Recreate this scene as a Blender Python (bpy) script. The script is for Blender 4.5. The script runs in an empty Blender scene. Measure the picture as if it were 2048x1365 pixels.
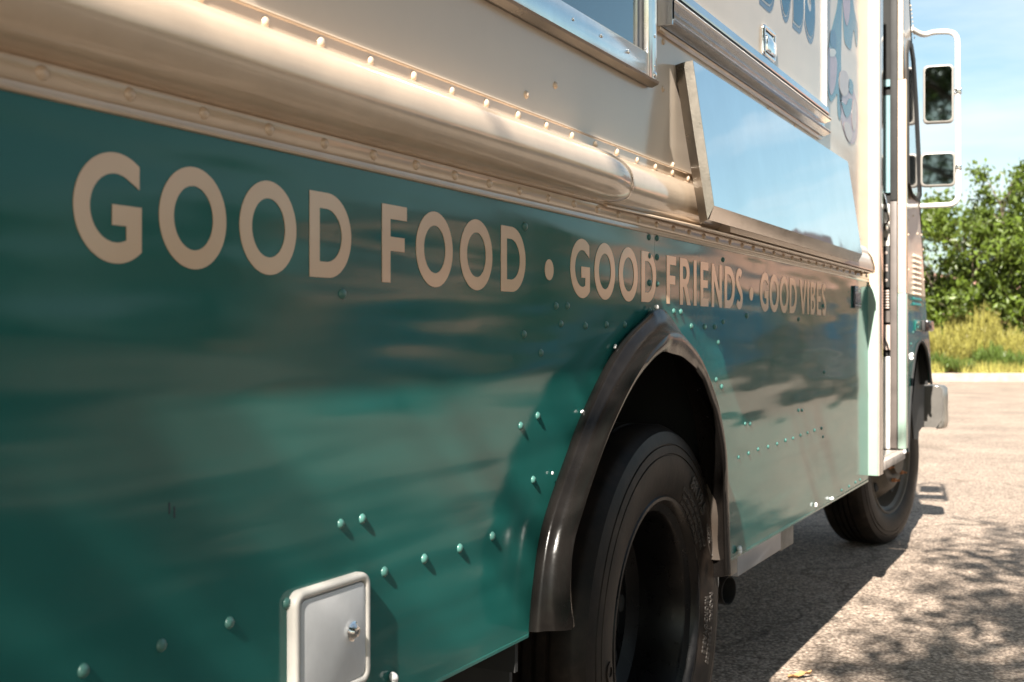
import bpy, bmesh, math, random
from mathutils import Vector, Matrix
random.seed(7)
R = math.radians
sc = bpy.context.scene
col = sc.collection

# ------------------------------------------------------------------ camera, sky, sun
# world: +Y = forward along the truck, x = 0 is its right-hand side skin, z = 0 the asphalt
CH, CX = 1.043, 0.869                      # camera height and distance from the truck side
FPX, LPX = 2438.0, 2722.5                  # focal length in px of a 2048 px wide picture
SN, CS = 1211.0/LPX, FPX/LPX
cam = bpy.data.cameras.new('camera'); cam_o = bpy.data.objects.new('camera', cam); col.objects.link(cam_o)
cam_o.location = (CX, 0, CH)
cam_o.rotation_euler = (R(90), 0, math.asin(SN))
cam.sensor_width = 36; cam.lens = 36*FPX/2048; cam.shift_y = -6.5/2048
cam.clip_start = 0.05; cam.clip_end = 3000
cam.dof.use_dof = True; cam.dof.focus_distance = 2.3; cam.dof.aperture_fstop = 8.0
sc.camera = cam_o

SUN_EL, SUN_AZ = R(40), R(8.3)             # sun behind the camera, 8 degrees out from the truck side
to_sun = Vector((math.sin(SUN_AZ)*math.cos(SUN_EL), -math.cos(SUN_AZ)*math.cos(SUN_EL), math.sin(SUN_EL)))
w = bpy.data.worlds.new('World'); sc.world = w; w.use_nodes = True
nt = w.node_tree; nt.nodes.clear()
wo = nt.nodes.new('ShaderNodeOutputWorld'); bg = nt.nodes.new('ShaderNodeBackground')
sky = nt.nodes.new('ShaderNodeTexSky'); sky.sky_type = 'NISHITA'; sky.sun_disc = False
sky.sun_elevation = SUN_EL; sky.sun_rotation = math.pi - SUN_AZ
sky.air_density = 1.0; sky.dust_density = 1.6; sky.ozone_density = 0.5
tc = nt.nodes.new('ShaderNodeTexCoord'); mp = nt.nodes.new('ShaderNodeMapping')
mp.inputs['Scale'].default_value = (1.1, 1.1, 5.5); mp.inputs['Location'].default_value = (3.1, 1.2, 0.35)
nz = nt.nodes.new('ShaderNodeTexNoise'); nz.inputs['Scale'].default_value = 2.1; nz.inputs['Detail'].default_value = 7; nz.inputs['Roughness'].default_value = 0.55
rp = nt.nodes.new('ShaderNodeValToRGB'); rp.color_ramp.elements[0].position = 0.42; rp.color_ramp.elements[1].position = 0.75
rp.color_ramp.elements[1].color = (0.85, 0.85, 0.85, 1)
mx = nt.nodes.new('ShaderNodeMixRGB'); mx.inputs[2].default_value = (6.6, 6.9, 7.0, 1)
nt.links.new(tc.outputs['Generated'], mp.inputs[0]); nt.links.new(mp.outputs[0], nz.inputs[0]); nt.links.new(nz.outputs[0], rp.inputs[0])
nt.links.new(rp.outputs[0], mx.inputs[0]); tint = nt.nodes.new('ShaderNodeMixRGB'); tint.blend_type = 'MULTIPLY'; tint.inputs[0].default_value = 1; tint.inputs[2].default_value = (0.93, 1.04, 0.94, 1)
nt.links.new(sky.outputs[0], tint.inputs[1]); nt.links.new(tint.outputs[0], mx.inputs[1]); nt.links.new(mx.outputs[0], bg.inputs[0])
bg.inputs[1].default_value = 0.052
nt.links.new(bg.outputs[0], wo.inputs[0])
sun = bpy.data.lights.new('sun', 'SUN'); sun.energy = 5.0; sun.angle = R(0.53); sun.color = (1.0, 0.93, 0.83)
sun_o = bpy.data.objects.new('sun', sun); col.objects.link(sun_o)
sun_o.rotation_euler = to_sun.to_track_quat('Z', 'Y').to_euler(); sun_o.location = (0, 0, 20)
vs = sc.view_settings; vs.view_transform = 'Standard'; vs.look = 'None'; vs.gamma = 1; vs.use_curve_mapping = False
vs.exposure = 1.8

# ------------------------------------------------------------------ helpers
def P(px, py, x=0.0):
    """point of the photograph -> world point on the plane at distance x out from the truck side"""
    q = CX-x; S = q*LPX/FPX; d = 2235.0-px
    Z = FPX*S/d
    return Vector((x, (Z-q*SN)/CS, CH+(676.0-py)/d*S))
def Yp(px, x=0.0): return P(px, 0, x).y
def tag(o, label=None, cat=None, group=None, kind=None):
    if label: o['label'] = label
    if cat: o['category'] = cat
    if group: o['group'] = group
    if kind: o['kind'] = kind
    return o
def empty(name, loc=(0, 0, 0), parent=None):
    o = bpy.data.objects.new(name, None); o.location = loc; col.objects.link(o)
    if parent: o.parent = parent
    return o
def link(name, me, parent=None, loc=None, mat=None):
    o = bpy.data.objects.new(name, me); col.objects.link(o)
    if parent: o.parent = parent
    if loc is not None: o.location = loc
    if mat and not me.materials: me.materials.append(mat)
    return o
def mesh(name, V, F, mat, parent=None, smooth=False, loc=None):
    me = bpy.data.meshes.new(name); me.from_pydata([tuple(v) for v in V], [], F); me.update()
    me.materials.append(mat)
    if smooth: me.polygons.foreach_set('use_smooth', [True]*len(me.polygons))
    return link(name, me, parent, loc)
def bmobj(name, bm, mat, parent=None, smooth=False, loc=None, auto=None):
    bmesh.ops.recalc_face_normals(bm, faces=bm.faces)
    me = bpy.data.meshes.new(name)
    if auto:
        for e in bm.edges:
            if len(e.link_faces) == 2: e.smooth = e.calc_face_angle(0) < auto
        smooth = True
    if smooth:
        for f in bm.faces: f.smooth = True
    bm.to_mesh(me); bm.free(); me.materials.append(mat)
    return link(name, me, parent, loc)
def add_box(bm, a, b, bev=0.0):
    a = Vector(a); b = Vector(b)
    r = bmesh.ops.create_cube(bm, size=1)
    for v in r['verts']:
        v.co = Vector([(a[i]+b[i])/2 + v.co[i]*(b[i]-a[i]) for i in range(3)])
    if bev:
        es = list({e for v in r['verts'] for e in v.link_edges})
        bmesh.ops.bevel(bm, geom=es, offset=bev, segments=2, affect='EDGES', profile=0.5)
def box(name, a, b, mat, parent=None, bev=0.0):
    bm = bmesh.new(); add_box(bm, a, b, bev)
    return bmobj(name, bm, mat, parent, auto=R(40) if bev else None)
def add_tube(bm, pts, rad, seg=10, cap=True):
    pts = [Vector(p) for p in pts]; n = len(pts)
    rr = rad if isinstance(rad, (list, tuple)) else [rad]*n
    rings = []; up = None
    for i, p in enumerate(pts):
        d = (pts[min(i+1, n-1)]-pts[max(i-1, 0)]).normalized()
        if up is None: up = d.orthogonal().normalized()
        up = (up-d*up.dot(d)).normalized(); s = d.cross(up)
        rings.append([bm.verts.new(p+(up*math.cos(a)+s*math.sin(a))*rr[i]) for a in [2*math.pi*k/seg for k in range(seg)]])
    for A, B in zip(rings, rings[1:]):
        for k in range(seg): bm.faces.new((A[k], A[(k+1) % seg], B[(k+1) % seg], B[k]))
    if cap: bm.faces.new(rings[0][::-1]); bm.faces.new(rings[-1])
def tube(name, pts, rad, mat, parent=None, seg=10):
    bm = bmesh.new(); add_tube(bm, pts, rad, seg)
    return bmobj(name, bm, mat, parent, auto=R(50))
def prism(name, poly, x0, x1, mat, parent=None, bev=0.0, auto=None):
    """polygon in (Y, z), thickness from x0 to x1"""
    bm = bmesh.new()
    a = [bm.verts.new((x1, y, z)) for y, z in poly]; b = [bm.verts.new((x0, y, z)) for y, z in poly]
    n = len(poly)
    f1 = bm.faces.new(a); f2 = bm.faces.new(b[::-1])
    for i in range(n): bm.faces.new((a[i], b[i], b[(i+1) % n], a[(i+1) % n]))
    if bev:
        bmesh.ops.bevel(bm, geom=list(f1.edges), offset=bev, segments=2, affect='EDGES', profile=0.5)
    bmesh.ops.triangulate(bm, faces=[f for f in bm.faces if len(f.verts) > 4], ngon_method='EAR_CLIP')
    return bmobj(name, bm, mat, parent, auto=auto)
def extrude_y(name, prof, ys, mat, parent=None, smooth=True, cap=True, ang=R(35)):
    """open profile of (x, z) swept along Y"""
    bm = bmesh.new(); rings = [[bm.verts.new((x, y, z)) for x, z in prof] for y in ys]
    for A, B in zip(rings, rings[1:]):
        for k in range(len(prof)-1): bm.faces.new((A[k], B[k], B[k+1], A[k+1]))
    if cap: bm.faces.new(rings[0]); bm.faces.new(rings[-1])
    for f in list(bm.faces):
        if len(f.verts) > 4: bmesh.ops.triangulate(bm, faces=[f])
    return bmobj(name, bm, mat, parent, auto=ang if smooth else None)
def lathe(name, prof, mat, parent=None, seg=72, closed=False, ang=R(30)):
    """profile of (radius, x) turned about the X axis"""
    bm = bmesh.new(); rings = []
    for k in range(seg):
        a = 2*math.pi*k/seg
        rings.append([bm.verts.new((x, r*math.cos(a), r*math.sin(a))) for r, x in prof])
    m = len(prof)
    for k in range(seg):
        A, B = rings[k], rings[(k+1) % seg]
        for j in range(m if closed else m-1):
            f = (A[j], A[(j+1) % m], B[(j+1) % m], B[j])
            if len(set(f)) == 4: bm.faces.new(f)
    bmesh.ops.remove_doubles(bm, verts=bm.verts, dist=1e-6)
    return bmobj(name, bm, mat, parent, auto=ang)

# ------------------------------------------------------------------ materials
def new_mat(name):
    m = bpy.data.materials.new(name); m.use_nodes = True
    return m, m.node_tree.nodes['Principled BSDF'], m.node_tree
def noise(nt, scale, detail=4, rough=0.5, stretch=(1, 1, 1), vec='Object'):
    t = nt.nodes.new('ShaderNodeTexCoord'); mp = nt.nodes.new('ShaderNodeMapping'); mp.inputs['Scale'].default_value = stretch
    n = nt.nodes.new('ShaderNodeTexNoise'); n.inputs['Scale'].default_value = scale; n.inputs['Detail'].default_value = detail; n.inputs['Roughness'].default_value = rough
    nt.links.new(t.outputs[vec], mp.inputs[0]); nt.links.new(mp.outputs[0], n.inputs[0])
    return n
def ramp(nt, src, stops):
    r = nt.nodes.new('ShaderNodeValToRGB'); e = r.color_ramp.elements
    e[0].position, e[0].color = stops[0][0], (*stops[0][1], 1); e[1].position, e[1].color = stops[-1][0], (*stops[-1][1], 1)
    for p, c in stops[1:-1]:
        q = e.new(p); q.color = (*c, 1)
    nt.links.new(src, r.inputs[0]); return r
def bump(nt, bs, srcs):
    prev = None
    for src, strength, dist in srcs:
        b = nt.nodes.new('ShaderNodeBump'); b.inputs['Strength'].default_value = strength; b.inputs['Distance'].default_value = dist
        nt.links.new(src, b.inputs['Height'])
        if prev: nt.links.new(prev.outputs[0], b.inputs['Normal'])
        prev = b
    nt.links.new(prev.outputs[0], bs.inputs['Normal'])
def simple(name, c, rough=0.5, metal=0.0, vary=0.12, vs_=6, bumps=None, coat=0.0, spec=0.5, rvary=0.0):
    m, bs, nt = new_mat(name)
    n = noise(nt, vs_, 5, 0.6)
    lo = tuple(max(0, v*(1-vary)) for v in c); hi = tuple(min(1, v*(1+vary)) for v in c)
    r = ramp(nt, n.outputs[0], [(0.3, lo), (0.7, hi)]); nt.links.new(r.outputs[0], bs.inputs['Base Color'])
    bs.inputs['Roughness'].default_value = rough; bs.inputs['Metallic'].default_value = metal
    bs.inputs['Specular IOR Level'].default_value = spec
    bs.inputs['Coat Weight'].default_value = coat; bs.inputs['Coat Roughness'].default_value = 0.05
    if rvary:
        mr = nt.nodes.new('ShaderNodeMapRange'); mr.inputs['To Min'].default_value = rough-rvary; mr.inputs['To Max'].default_value = rough+rvary
        n2 = noise(nt, vs_*3, 6, 0.65); nt.links.new(n2.outputs[0], mr.inputs[0]); nt.links.new(mr.outputs[0], bs.inputs['Roughness'])
    if bumps:
        bump(nt, bs, [(noise(nt, s, d, 0.5, st).outputs[0], k, dist) for s, d, st, k, dist in bumps])
    return m

def gloss_paint(name, c, rough=0.1, wave=1.0, orange=1.0, dirt=0.06):
    """vinyl wrap over thin aluminium sheet: gentle oil-canning, fine orange peel"""
    m, bs, nt = new_mat(name)
    n = noise(nt, 3.0, 6, 0.6)
    r = ramp(nt, n.outputs[0], [(0.3, tuple(v*(1-dirt) for v in c)), (0.7, tuple(min(1, v*(1+dirt)) for v in c))])
    # sparse scuffs and specks
    v = nt.nodes.new('ShaderNodeTexVoronoi'); v.inputs['Scale'].default_value = 55; v.feature = 'F1'
    t = nt.nodes.new('ShaderNodeTexCoord'); nt.links.new(t.outputs['Object'], v.inputs[0])
    sp = ramp(nt, v.outputs['Distance'], [(0.03, (1, 1, 1)), (0.045, (0, 0, 0))])
    gate = ramp(nt, noise(nt, 9, 2).outputs[0], [(0.56, (0, 0, 0)), (0.62, (1, 1, 1))])
    mul = nt.nodes.new('ShaderNodeMixRGB'); mul.blend_type = 'MULTIPLY'; mul.inputs[0].default_value = 1
    nt.links.new(sp.outputs[0], mul.inputs[1]); nt.links.new(gate.outputs[0], mul.inputs[2])
    fac = nt.nodes.new('ShaderNodeMath'); fac.operation = 'MULTIPLY'; fac.inputs[1].default_value = 0.55
    nt.links.new(mul.outputs[0], fac.inputs[0])
    mixc = nt.nodes.new('ShaderNodeMixRGB'); mixc.inputs[2].default_value = (c[0]*0.4+0.02, c[1]*0.4+0.015, c[2]*0.4+0.01, 1)
    nt.links.new(fac.outputs[0], mixc.inputs[0]); nt.links.new(r.outputs[0], mixc.inputs[1])
    nt.links.new(mixc.outputs[0], bs.inputs['Base Color'])
    mr = nt.nodes.new('ShaderNodeMapRange'); mr.inputs['From Min'].default_value = 0.3; mr.inputs['From Max'].default_value = 0.75; mr.inputs['To Min'].default_value = rough*0.7; mr.inputs['To Max'].default_value = rough*1.7
    nt.links.new(noise(nt, 7, 8, 0.7, (1, 1, .6)).outputs[0], mr.inputs[0]); nt.links.new(mr.outputs[0], bs.inputs['Roughness']); bs.inputs['IOR'].default_value = 1.38
    bump(nt, bs, [(noise(nt, 1.6, 2, 0.4, (1, 0.6, 3.4)).outputs[0], 1.0, 0.011*wave),
                  (noise(nt, 5.0, 1, 0.4, (1, 0.4, 3.6)).outputs[0], 1.0, 0.0019*wave),
                  (noise(nt, 260, 2, 0.5).outputs[0], 1.0, 0.00003*orange)])
    return m

M = {}
TEAL = (0.015, 0.114, 0.100)
M['teal'] = gloss_paint('teal_vinyl', TEAL, 0.10, 1.0)
M['teal_plain'] = simple('teal_paint', TEAL, 0.2, vary=0.05, coat=0.3)
M['cream'] = gloss_paint('cream_paint', (0.62, 0.525, 0.43), 0.12, 0.35, dirt=0.035)
M['cream_rub'] = simple('cream_trim', (0.60, 0.465, 0.345), 0.11, vary=0.07, vs_=14, rvary=0.05, coat=0.35,
                        bumps=[(3.0, 2, (1, 0.3, 4), 1.0, 0.002), (30, 4, (1, 0.15, 3), 0.6, 0.0004)])
M['letter'] = simple('letter_vinyl', (0.70, 0.485, 0.33), 0.14, vary=0.03, vs_=4, bumps=[(1.5, 2, (1, 1, 3.2), 1.0, 0.009)])
M['white'] = simple('white_plastic', (0.56, 0.56, 0.57), 0.38, vary=0.07, vs_=22, bumps=[(60, 4, (1, 1, 1), 0.5, 0.0003)])
M['offwhite'] = simple('aged_white_plastic', (0.56, 0.53, 0.49), 0.42, vary=0.1, vs_=18, bumps=[(35, 4, (1, 1, 1), 0.6, 0.0005)])
M['white_paint'] = simple('white_paint', (0.66, 0.64, 0.61), 0.3, vary=0.06, vs_=12)
M['steel'] = simple('stainless_mirror', (0.80, 0.80, 0.79), 0.032, 1.0, vary=0.05, vs_=5, rvary=0.022, bumps=[(1.6, 2, (1, 1, 1), 1.0, 0.0035), (40, 3, (1, 1, 0.3), 0.3, 0.00008)])
M['brushed'] = simple('brushed_steel', (0.17, 0.15, 0.128), 0.3, 1.0, vary=0.12, vs_=8, rvary=0.1, bumps=[(160, 3, (1, 0.05, 1), 0.6, 0.0003)])
M['alu'] = simple('aluminium', (0.62, 0.63, 0.64), 0.15, 1.0, vary=0.08, vs_=16, rvary=0.05, bumps=[(24, 4, (1, 0.2, 1), 0.4, 0.0002)])
M['chrome'] = simple('chrome', (0.85, 0.85, 0.85), 0.05, 1.0, vary=0.03, vs_=20, bumps=[(14, 2, (1, 1, 1), 0.5, 0.0006)])
M['rubber'] = simple('black_rubber', (0.007, 0.006, 0.0055), 0.24, vary=0.35, vs_=9, rvary=0.10, spec=0.2,
                     bumps=[(11, 4, (1, 1, 1), 0.7, 0.004), (90, 4, (1, 1, 1), 0.4, 0.0003)])
M['rubber_dull'] = simple('dull_rubber', (0.02, 0.02, 0.02), 0.7, vary=0.3, vs_=12)
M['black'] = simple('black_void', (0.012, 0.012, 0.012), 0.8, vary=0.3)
M['under'] = simple('underbody', (0.020, 0.019, 0.018), 0.75, vary=0.5, vs_=8, bumps=[(20, 5, (1, 1, 1), 0.7, 0.004)])
M['rim'] = simple('black_rim_paint', (0.003, 0.003, 0.0035), 0.3, vary=0.5, vs_=14, spec=0.2, rvary=0.12, bumps=[(30, 4, (1, 1, 1), 0.5, 0.001)])
M['rust'] = simple('rusty_steel', (0.34, 0.14, 0.06), 0.7, vary=0.4, vs_=60)
M['glass'] = simple('tinted_glass', (0.006, 0.03, 0.06), 0.02, 0.0, vary=0.05, spec=1.0, coat=1.0)
M['sky_painted_glass'] = simple('sky_painted_glass', (0.30, 0.46, 0.50), 0.04, 0.3, vary=0.05, spec=1.0)  # pale blue base stands for sky reflected in the door glass
M['mirror'] = simple('mirror_glass', (0.17, 0.21, 0.21), 0.03, 1.0, vary=0.1, vs_=30)
M['seal'] = simple('clear_sealant', (0.72, 0.72, 0.72), 0.12, vary=0.1, vs_=60, coat=1.0, bumps=[(90, 3, (1, 1, 1), 1.0, 0.004)])
M['blue_print'] = simple('blue_print', (0.008, 0.065, 0.13), 0.14, vary=0.12, vs_=14)
M['blue_shade'] = simple('blue_shadow_print', (0.10, 0.13, 0.18), 0.14, vary=0.05)
M['cream_print'] = simple('cream_print', (0.50, 0.46, 0.41), 0.14, vary=0.03)
M['teal_print'] = simple('faded_teal_print', (0.06, 0.15, 0.19), 0.16, vary=0.12, vs_=20)
M['pink_print'] = simple('faded_pink_print', (0.36, 0.24, 0.26), 0.16, vary=0.1, vs_=20)
M['skin_print'] = simple('faded_peach_print', (0.44, 0.34, 0.30), 0.16, vary=0.08, vs_=20)
M['plate'] = simple('dark_plate', (0.02, 0.03, 0.05), 0.25, vary=0.2)
M['plate_print'] = simple('plate_print', (0.38, 0.34, 0.38), 0.4)
M['wood'] = simple('weathered_rail', (0.30, 0.25, 0.21), 0.6, vary=0.25, vs_=14)
M['grey_wash'] = simple('grey_metal', (0.33, 0.34, 0.37), 0.35, 0.4, vary=0.1, vs_=10)
M['grey_wash2'] = simple('sooty_steel', (0.035, 0.034, 0.034), 0.4, 0.6, vary=0.4, vs_=20)
M['housing'] = simple('grey_mirror_housing', (0.24, 0.225, 0.205), 0.35, vary=0.08, vs_=20)
M['bumper_back'] = simple('shaded_bumper_back', (0.085, 0.078, 0.070), 0.5, vary=0.25, vs_=9)  # bumper metal darkened in colour for the shade on its rear face
M['bumper'] = simple('worn_bumper_metal', (0.36, 0.34, 0.31), 0.3, 0.8, vary=0.25, vs_=6, rvary=0.08)
M['amber'] = simple('dark_amber_lens', (0.014, 0.008, 0.008), 0.2, vary=0.2)
M['pink_trim'] = simple('dusty_cream_jamb', (0.45, 0.36, 0.32), 0.35, vary=0.1)
M['grey_trim'] = simple('grey_door_edge', (0.10, 0.083, 0.075), 0.5, vary=0.2, vs_=10)

def tyre_mat():
    m, bs, nt = new_mat('tyre_rubber')
    n = noise(nt, 14, 6, 0.65)
    r = ramp(nt, n.outputs[0], [(0.35, (0.006, 0.005, 0.0045)), (0.58, (0.019, 0.0135, 0.0105)), (0.78, (0.042, 0.031, 0.024))])
    nt.links.new(r.outputs[0], bs.inputs['Base Color']); bs.inputs['Roughness'].default_value = 0.48; bs.inputs['Specular IOR Level'].default_value = 0.22
    n2 = noise(nt, 60, 5, 0.6)
    bump(nt, bs, [(n2.outputs[0], 0.5, 0.0009)])
    return m
M['tyre'] = tyre_mat()

M['sunlit_teal'] = simple('sunlit_teal_paint', (0.25, 0.345, 0.29), 0.25, vary=0.05, coat=0.4)  # body teal with the direct sun on the posts mixed into its colour
M['rivet_teal'] = simple('sunlit_teal_rivet', (0.055, 0.15, 0.13), 0.3, vary=0.1, vs_=40)  # body teal lightened partway to its sunlit tone on the rivet heads
M['relief'] = simple('worn_lit_relief_rubber', (0.032, 0.026, 0.022), 0.55, vary=0.2, vs_=40)  # worn lettering, lightened also for light caught on its raised edges
def asphalt_mat():
    m, bs, nt = new_mat('asphalt')
    t = nt.nodes.new('ShaderNodeTexCoord')
    v = nt.nodes.new('ShaderNodeTexVoronoi'); v.inputs['Scale'].default_value = 95; nt.links.new(t.outputs['Object'], v.inputs[0])
    bw = nt.nodes.new('ShaderNodeRGBToBW'); nt.links.new(v.outputs['Color'], bw.inputs[0])
    stones = ramp(nt, bw.outputs[0], [(0.12, (0.19, 0.155, 0.128)), (0.5, (0.34, 0.28, 0.232)), (0.88, (0.50, 0.42, 0.355))])
    gap = ramp(nt, v.outputs['Distance'], [(0.35, (1, 1, 1)), (0.75, (0.45, 0.43, 0.42))])
    m1 = nt.nodes.new('ShaderNodeMixRGB'); m1.blend_type = 'MULTIPLY'; m1.inputs[0].default_value = 1
    nt.links.new(stones.outputs[0], m1.inputs[1]); nt.links.new(gap.outputs[0], m1.inputs[2])
    big = ramp(nt, noise(nt, 1.3, 8, 0.62).outputs[0], [(0.3, (0.80, 0.79, 0.78)), (0.7, (1.22, 1.2, 1.17))])
    m2 = nt.nodes.new('ShaderNodeMixRGB'); m2.blend_type = 'MULTIPLY'; m2.inputs[0].default_value = 1
    nt.links.new(m1.outputs[0], m2.inputs[1]); nt.links.new(big.outputs[0], m2.inputs[2])
    med = ramp(nt, noise(nt, 22, 6, 0.7).outputs[0], [(0.35, (0.82, 0.81, 0.8)), (0.65, (1.16, 1.13, 1.1))])
    m3 = nt.nodes.new('ShaderNodeMixRGB'); m3.blend_type = 'MULTIPLY'; m3.inputs[0].default_value = 1
    nt.links.new(m2.outputs[0], m3.inputs[1]); nt.links.new(med.outputs[0], m3.inputs[2])
    dn = noise(nt, 1.7, 5, 0.6); dm = nt.nodes.new('ShaderNodeMixRGB'); dm.blend_type = 'ADD'; dm.inputs[0].default_value = 0.55
    nt.links.new(t.outputs['Object'], dm.inputs[1]); nt.links.new(dn.outputs['Color'], dm.inputs[2])
    cv = nt.nodes.new('ShaderNodeTexVoronoi'); cv.feature = 'DISTANCE_TO_EDGE'; cv.inputs['Scale'].default_value = 0.42; nt.links.new(dm.outputs[0], cv.inputs[0])
    cr = ramp(nt, cv.outputs['Distance'], [(0.0015, (0.42, 0.40, 0.38)), (0.006, (1, 1, 1))])
    m4 = nt.nodes.new('ShaderNodeMixRGB'); m4.blend_type = 'MULTIPLY'; m4.inputs[0].default_value = 0.8; nt.links.new(m3.outputs[0], m4.inputs[1]); nt.links.new(cr.outputs[0], m4.inputs[2])
    stn = ramp(nt, noise(nt, 0.55, 3, 0.5).outputs[0], [(0.60, (1, 1, 1)), (0.70, (0.68, 0.67, 0.66))])
    m5 = nt.nodes.new('ShaderNodeMixRGB'); m5.blend_type = 'MULTIPLY'; m5.inputs[0].default_value = 0.7; nt.links.new(m4.outputs[0], m5.inputs[1]); nt.links.new(stn.outputs[0], m5.inputs[2])
    nt.links.new(m5.outputs[0], bs.inputs['Base Color'])
    bs.inputs['Roughness'].default_value = 0.85; bs.inputs['Specular IOR Level'].default_value = 0.25
    inv = nt.nodes.new('ShaderNodeMath'); inv.operation = 'SUBTRACT'; inv.inputs[0].default_value = 1; nt.links.new(v.outputs['Distance'], inv.inputs[1])
    bump(nt, bs, [(inv.outputs[0], 0.8, 0.004), (noise(nt, 300, 3, 0.6).outputs[0], 0.6, 0.0015)])
    return m
M['asphalt'] = asphalt_mat()
M['concrete'] = simple('kerb_concrete', (0.30, 0.25, 0.21), 0.85, vary=0.2, vs_=5, bumps=[(40, 5, (1, 1, 1), 0.6, 0.006)])
M['soil'] = simple('red_soil', (0.36, 0.22, 0.15), 0.95, vary=0.3, vs_=1.2, bumps=[(6, 5, (1, 1, 1), 0.8, 0.1)])
M['rock'] = simple('red_rock', (0.42, 0.235, 0.17), 0.95, vary=0.35, vs_=0.25, bumps=[(0.6, 6, (1, 1, 2.5), 1.0, 1.5)])
M['far_rock'] = simple('far_scrub_rock', (0.055, 0.043, 0.048), 0.95, vary=0.35, vs_=0.04)
M['bark'] = simple('bark', (0.10, 0.075, 0.055), 0.9, vary=0.35, vs_=9, bumps=[(18, 5, (1, 1, 0.3), 0.8, 0.02)])

def leaf_mat(name, c, tr=0.35):
    m, bs, nt = new_mat(name)
    oi = nt.nodes.new('ShaderNodeNewGeometry')
    r = ramp(nt, oi.outputs['Random Per Island'], [(0.0, tuple(v*0.55 for v in c)), (0.5, c), (1.0, tuple(min(1, v*1.55) for v in c))])
    nt.links.new(r.outputs[0], bs.inputs['Base Color']); bs.inputs['Roughness'].default_value = 0.42
    tl = nt.nodes.new('ShaderNodeBsdfTranslucent'); nt.links.new(r.outputs[0], tl.inputs[0])
    ms = nt.nodes.new('ShaderNodeMixShader'); ms.inputs[0].default_value = tr
    nt.links.new(bs.outputs[0], ms.inputs[1]); nt.links.new(tl.outputs[0], ms.inputs[2])
    nt.links.new(ms.outputs[0], nt.nodes['Material Output'].inputs[0])
    return m
M['leaf'] = leaf_mat('green_leaf', (0.085, 0.125, 0.014))
M['leaf_dark'] = leaf_mat('dark_leaf', (0.03, 0.055, 0.014))
M['leaf_shade'] = leaf_mat('shade_leaf', (0.06, 0.10, 0.02), 0.25)
M['brush'] = leaf_mat('rabbitbrush', (0.31, 0.285, 0.075), 0.4)
M['dry'] = leaf_mat('dry_grass', (0.36, 0.25, 0.12), 0.3)

# ------------------------------------------------------------------ ground and setting
me = bpy.data.meshes.new('ground'); s = 700
me.from_pydata([(-s, -s, 0), (s, -s, 0), (s, s, 0), (-s, s, 0)], [], [(0, 1, 2, 3)]); me.update()
tag(link('ground', me, mat=M['asphalt']), kind='structure')
RV = Vector((CS, SN, 0)); FV = Vector((-SN, CS, 0)); C0 = Vector((CX, 0, 0))
def G(px, Z, z=0.0):
    """ground point at picture column px and distance Z along the view"""
    return C0 + RV*((px-1024)/FPX*Z) + FV*Z + Vector((0, 0, z))
# kerb and planted bank across the far end of the lot
def strip(name, pts_front, pts_back, z0, z1, mat):
    bm = bmesh.new(); V = []
    for a, b in zip(pts_front, pts_back):
        V.append([bm.verts.new((a.x, a.y, z0)), bm.verts.new((a.x, a.y, z1-0.02)), bm.verts.new((a.x+(b.x-a.x)*0.1, a.y+(b.y-a.y)*0.1, z1)), bm.verts.new((b.x, b.y, z1)), bm.verts.new((b.x, b.y, z0))])
    for A, B in zip(V, V[1:]):
        for k in range(4): bm.faces.new((A[k], B[k], B[k+1], A[k+1]))
    bm.faces.new(V[0]); bm.faces.new(V[-1])
    return bmobj(name, bm, mat)
fr, bk = [], []
for i in range(60):
    X = -30+i*1.6; wob = random.uniform(-.015, .015)
    fr.append(C0+RV*X+FV*(29.0+wob)); bk.append(C0+RV*X+FV*(29.2+wob))
kerb_parts = empty('kerb', (0, 0, 0)); tag(kerb_parts, kind='structure')
for i in range(0, 59, 2):
    j = min(i+3, 60)
    k_ = strip('kerb_section', fr[i:j], bk[i:j], -0.05, 0.2+random.uniform(-.006, .006), M['concrete']); k_.parent = kerb_parts
    k_.location = FV*random.uniform(-.012, .012)
bm = bmesh.new(); rows = []
for j in range(14):
    row = []
    for i in range(50):
        X = -40+i*2.4; Zd = 29.2+j*1.6
        p = C0+RV*X+FV*Zd
        row.append(bm.verts.new((p.x, p.y, 0.17+j*0.035+(random.uniform(-.05, .08) if j else 0))))
    rows.append(row)
for A, B in zip(rows, rows[1:]):
    for i in range(49): bm.faces.new((A[i], A[i+1], B[i+1], B[i]))
tag(bmobj('planted_bank', bm, M['soil'], smooth=True), kind='structure')

# red rock hills ringing the lot beyond it
from mathutils import noise as mn
def hills(name, r0, r1, az0, az1, hfun, nA=150, nR=14):
    bm = bmesh.new(); rows = []
    for j in range(nR):
        t = j/(nR-1); row = []
        for i in range(nA):
            a = az0+(az1-az0)*i/(nA-1); r = r0+(r1-r0)*t
            x = math.sin(a)*r; y = math.cos(a)*r
            h = hfun(a)*(t**0.7)
            h *= 0.75+0.5*mn.noise(Vector((x*0.03, y*0.03, 1.7)))+0.25*mn.noise(Vector((x*0.11, y*0.11, 5)))
            if j == 0: h = -0.5
            row.append(bm.verts.new((x+1.5*mn.noise(Vector((x*.2, y*.2, 3))), y+1.5*mn.noise(Vector((x*.2, y*.2, 9))), h)))
        rows.append(row)
    for A, B in zip(rows, rows[1:]):
        for i in range(nA-1): bm.faces.new((A[i], A[i+1], B[i+1], B[i]))
    return bmobj(name, bm, M['rock'] if name == 'near_hill' else M['far_rock'], smooth=True)
tag(hills('near_hill', 52, 74, R(-50), R(40), lambda a: 7.6), kind='structure')
tag(hills('far_hill', 260, 420, R(-80), R(120), lambda a: 34+16*math.sin(a*5)+9*math.sin(a*13+1)+32*math.exp(-((a-.17)/.085)**2), nA=220), kind='structure')

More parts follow.
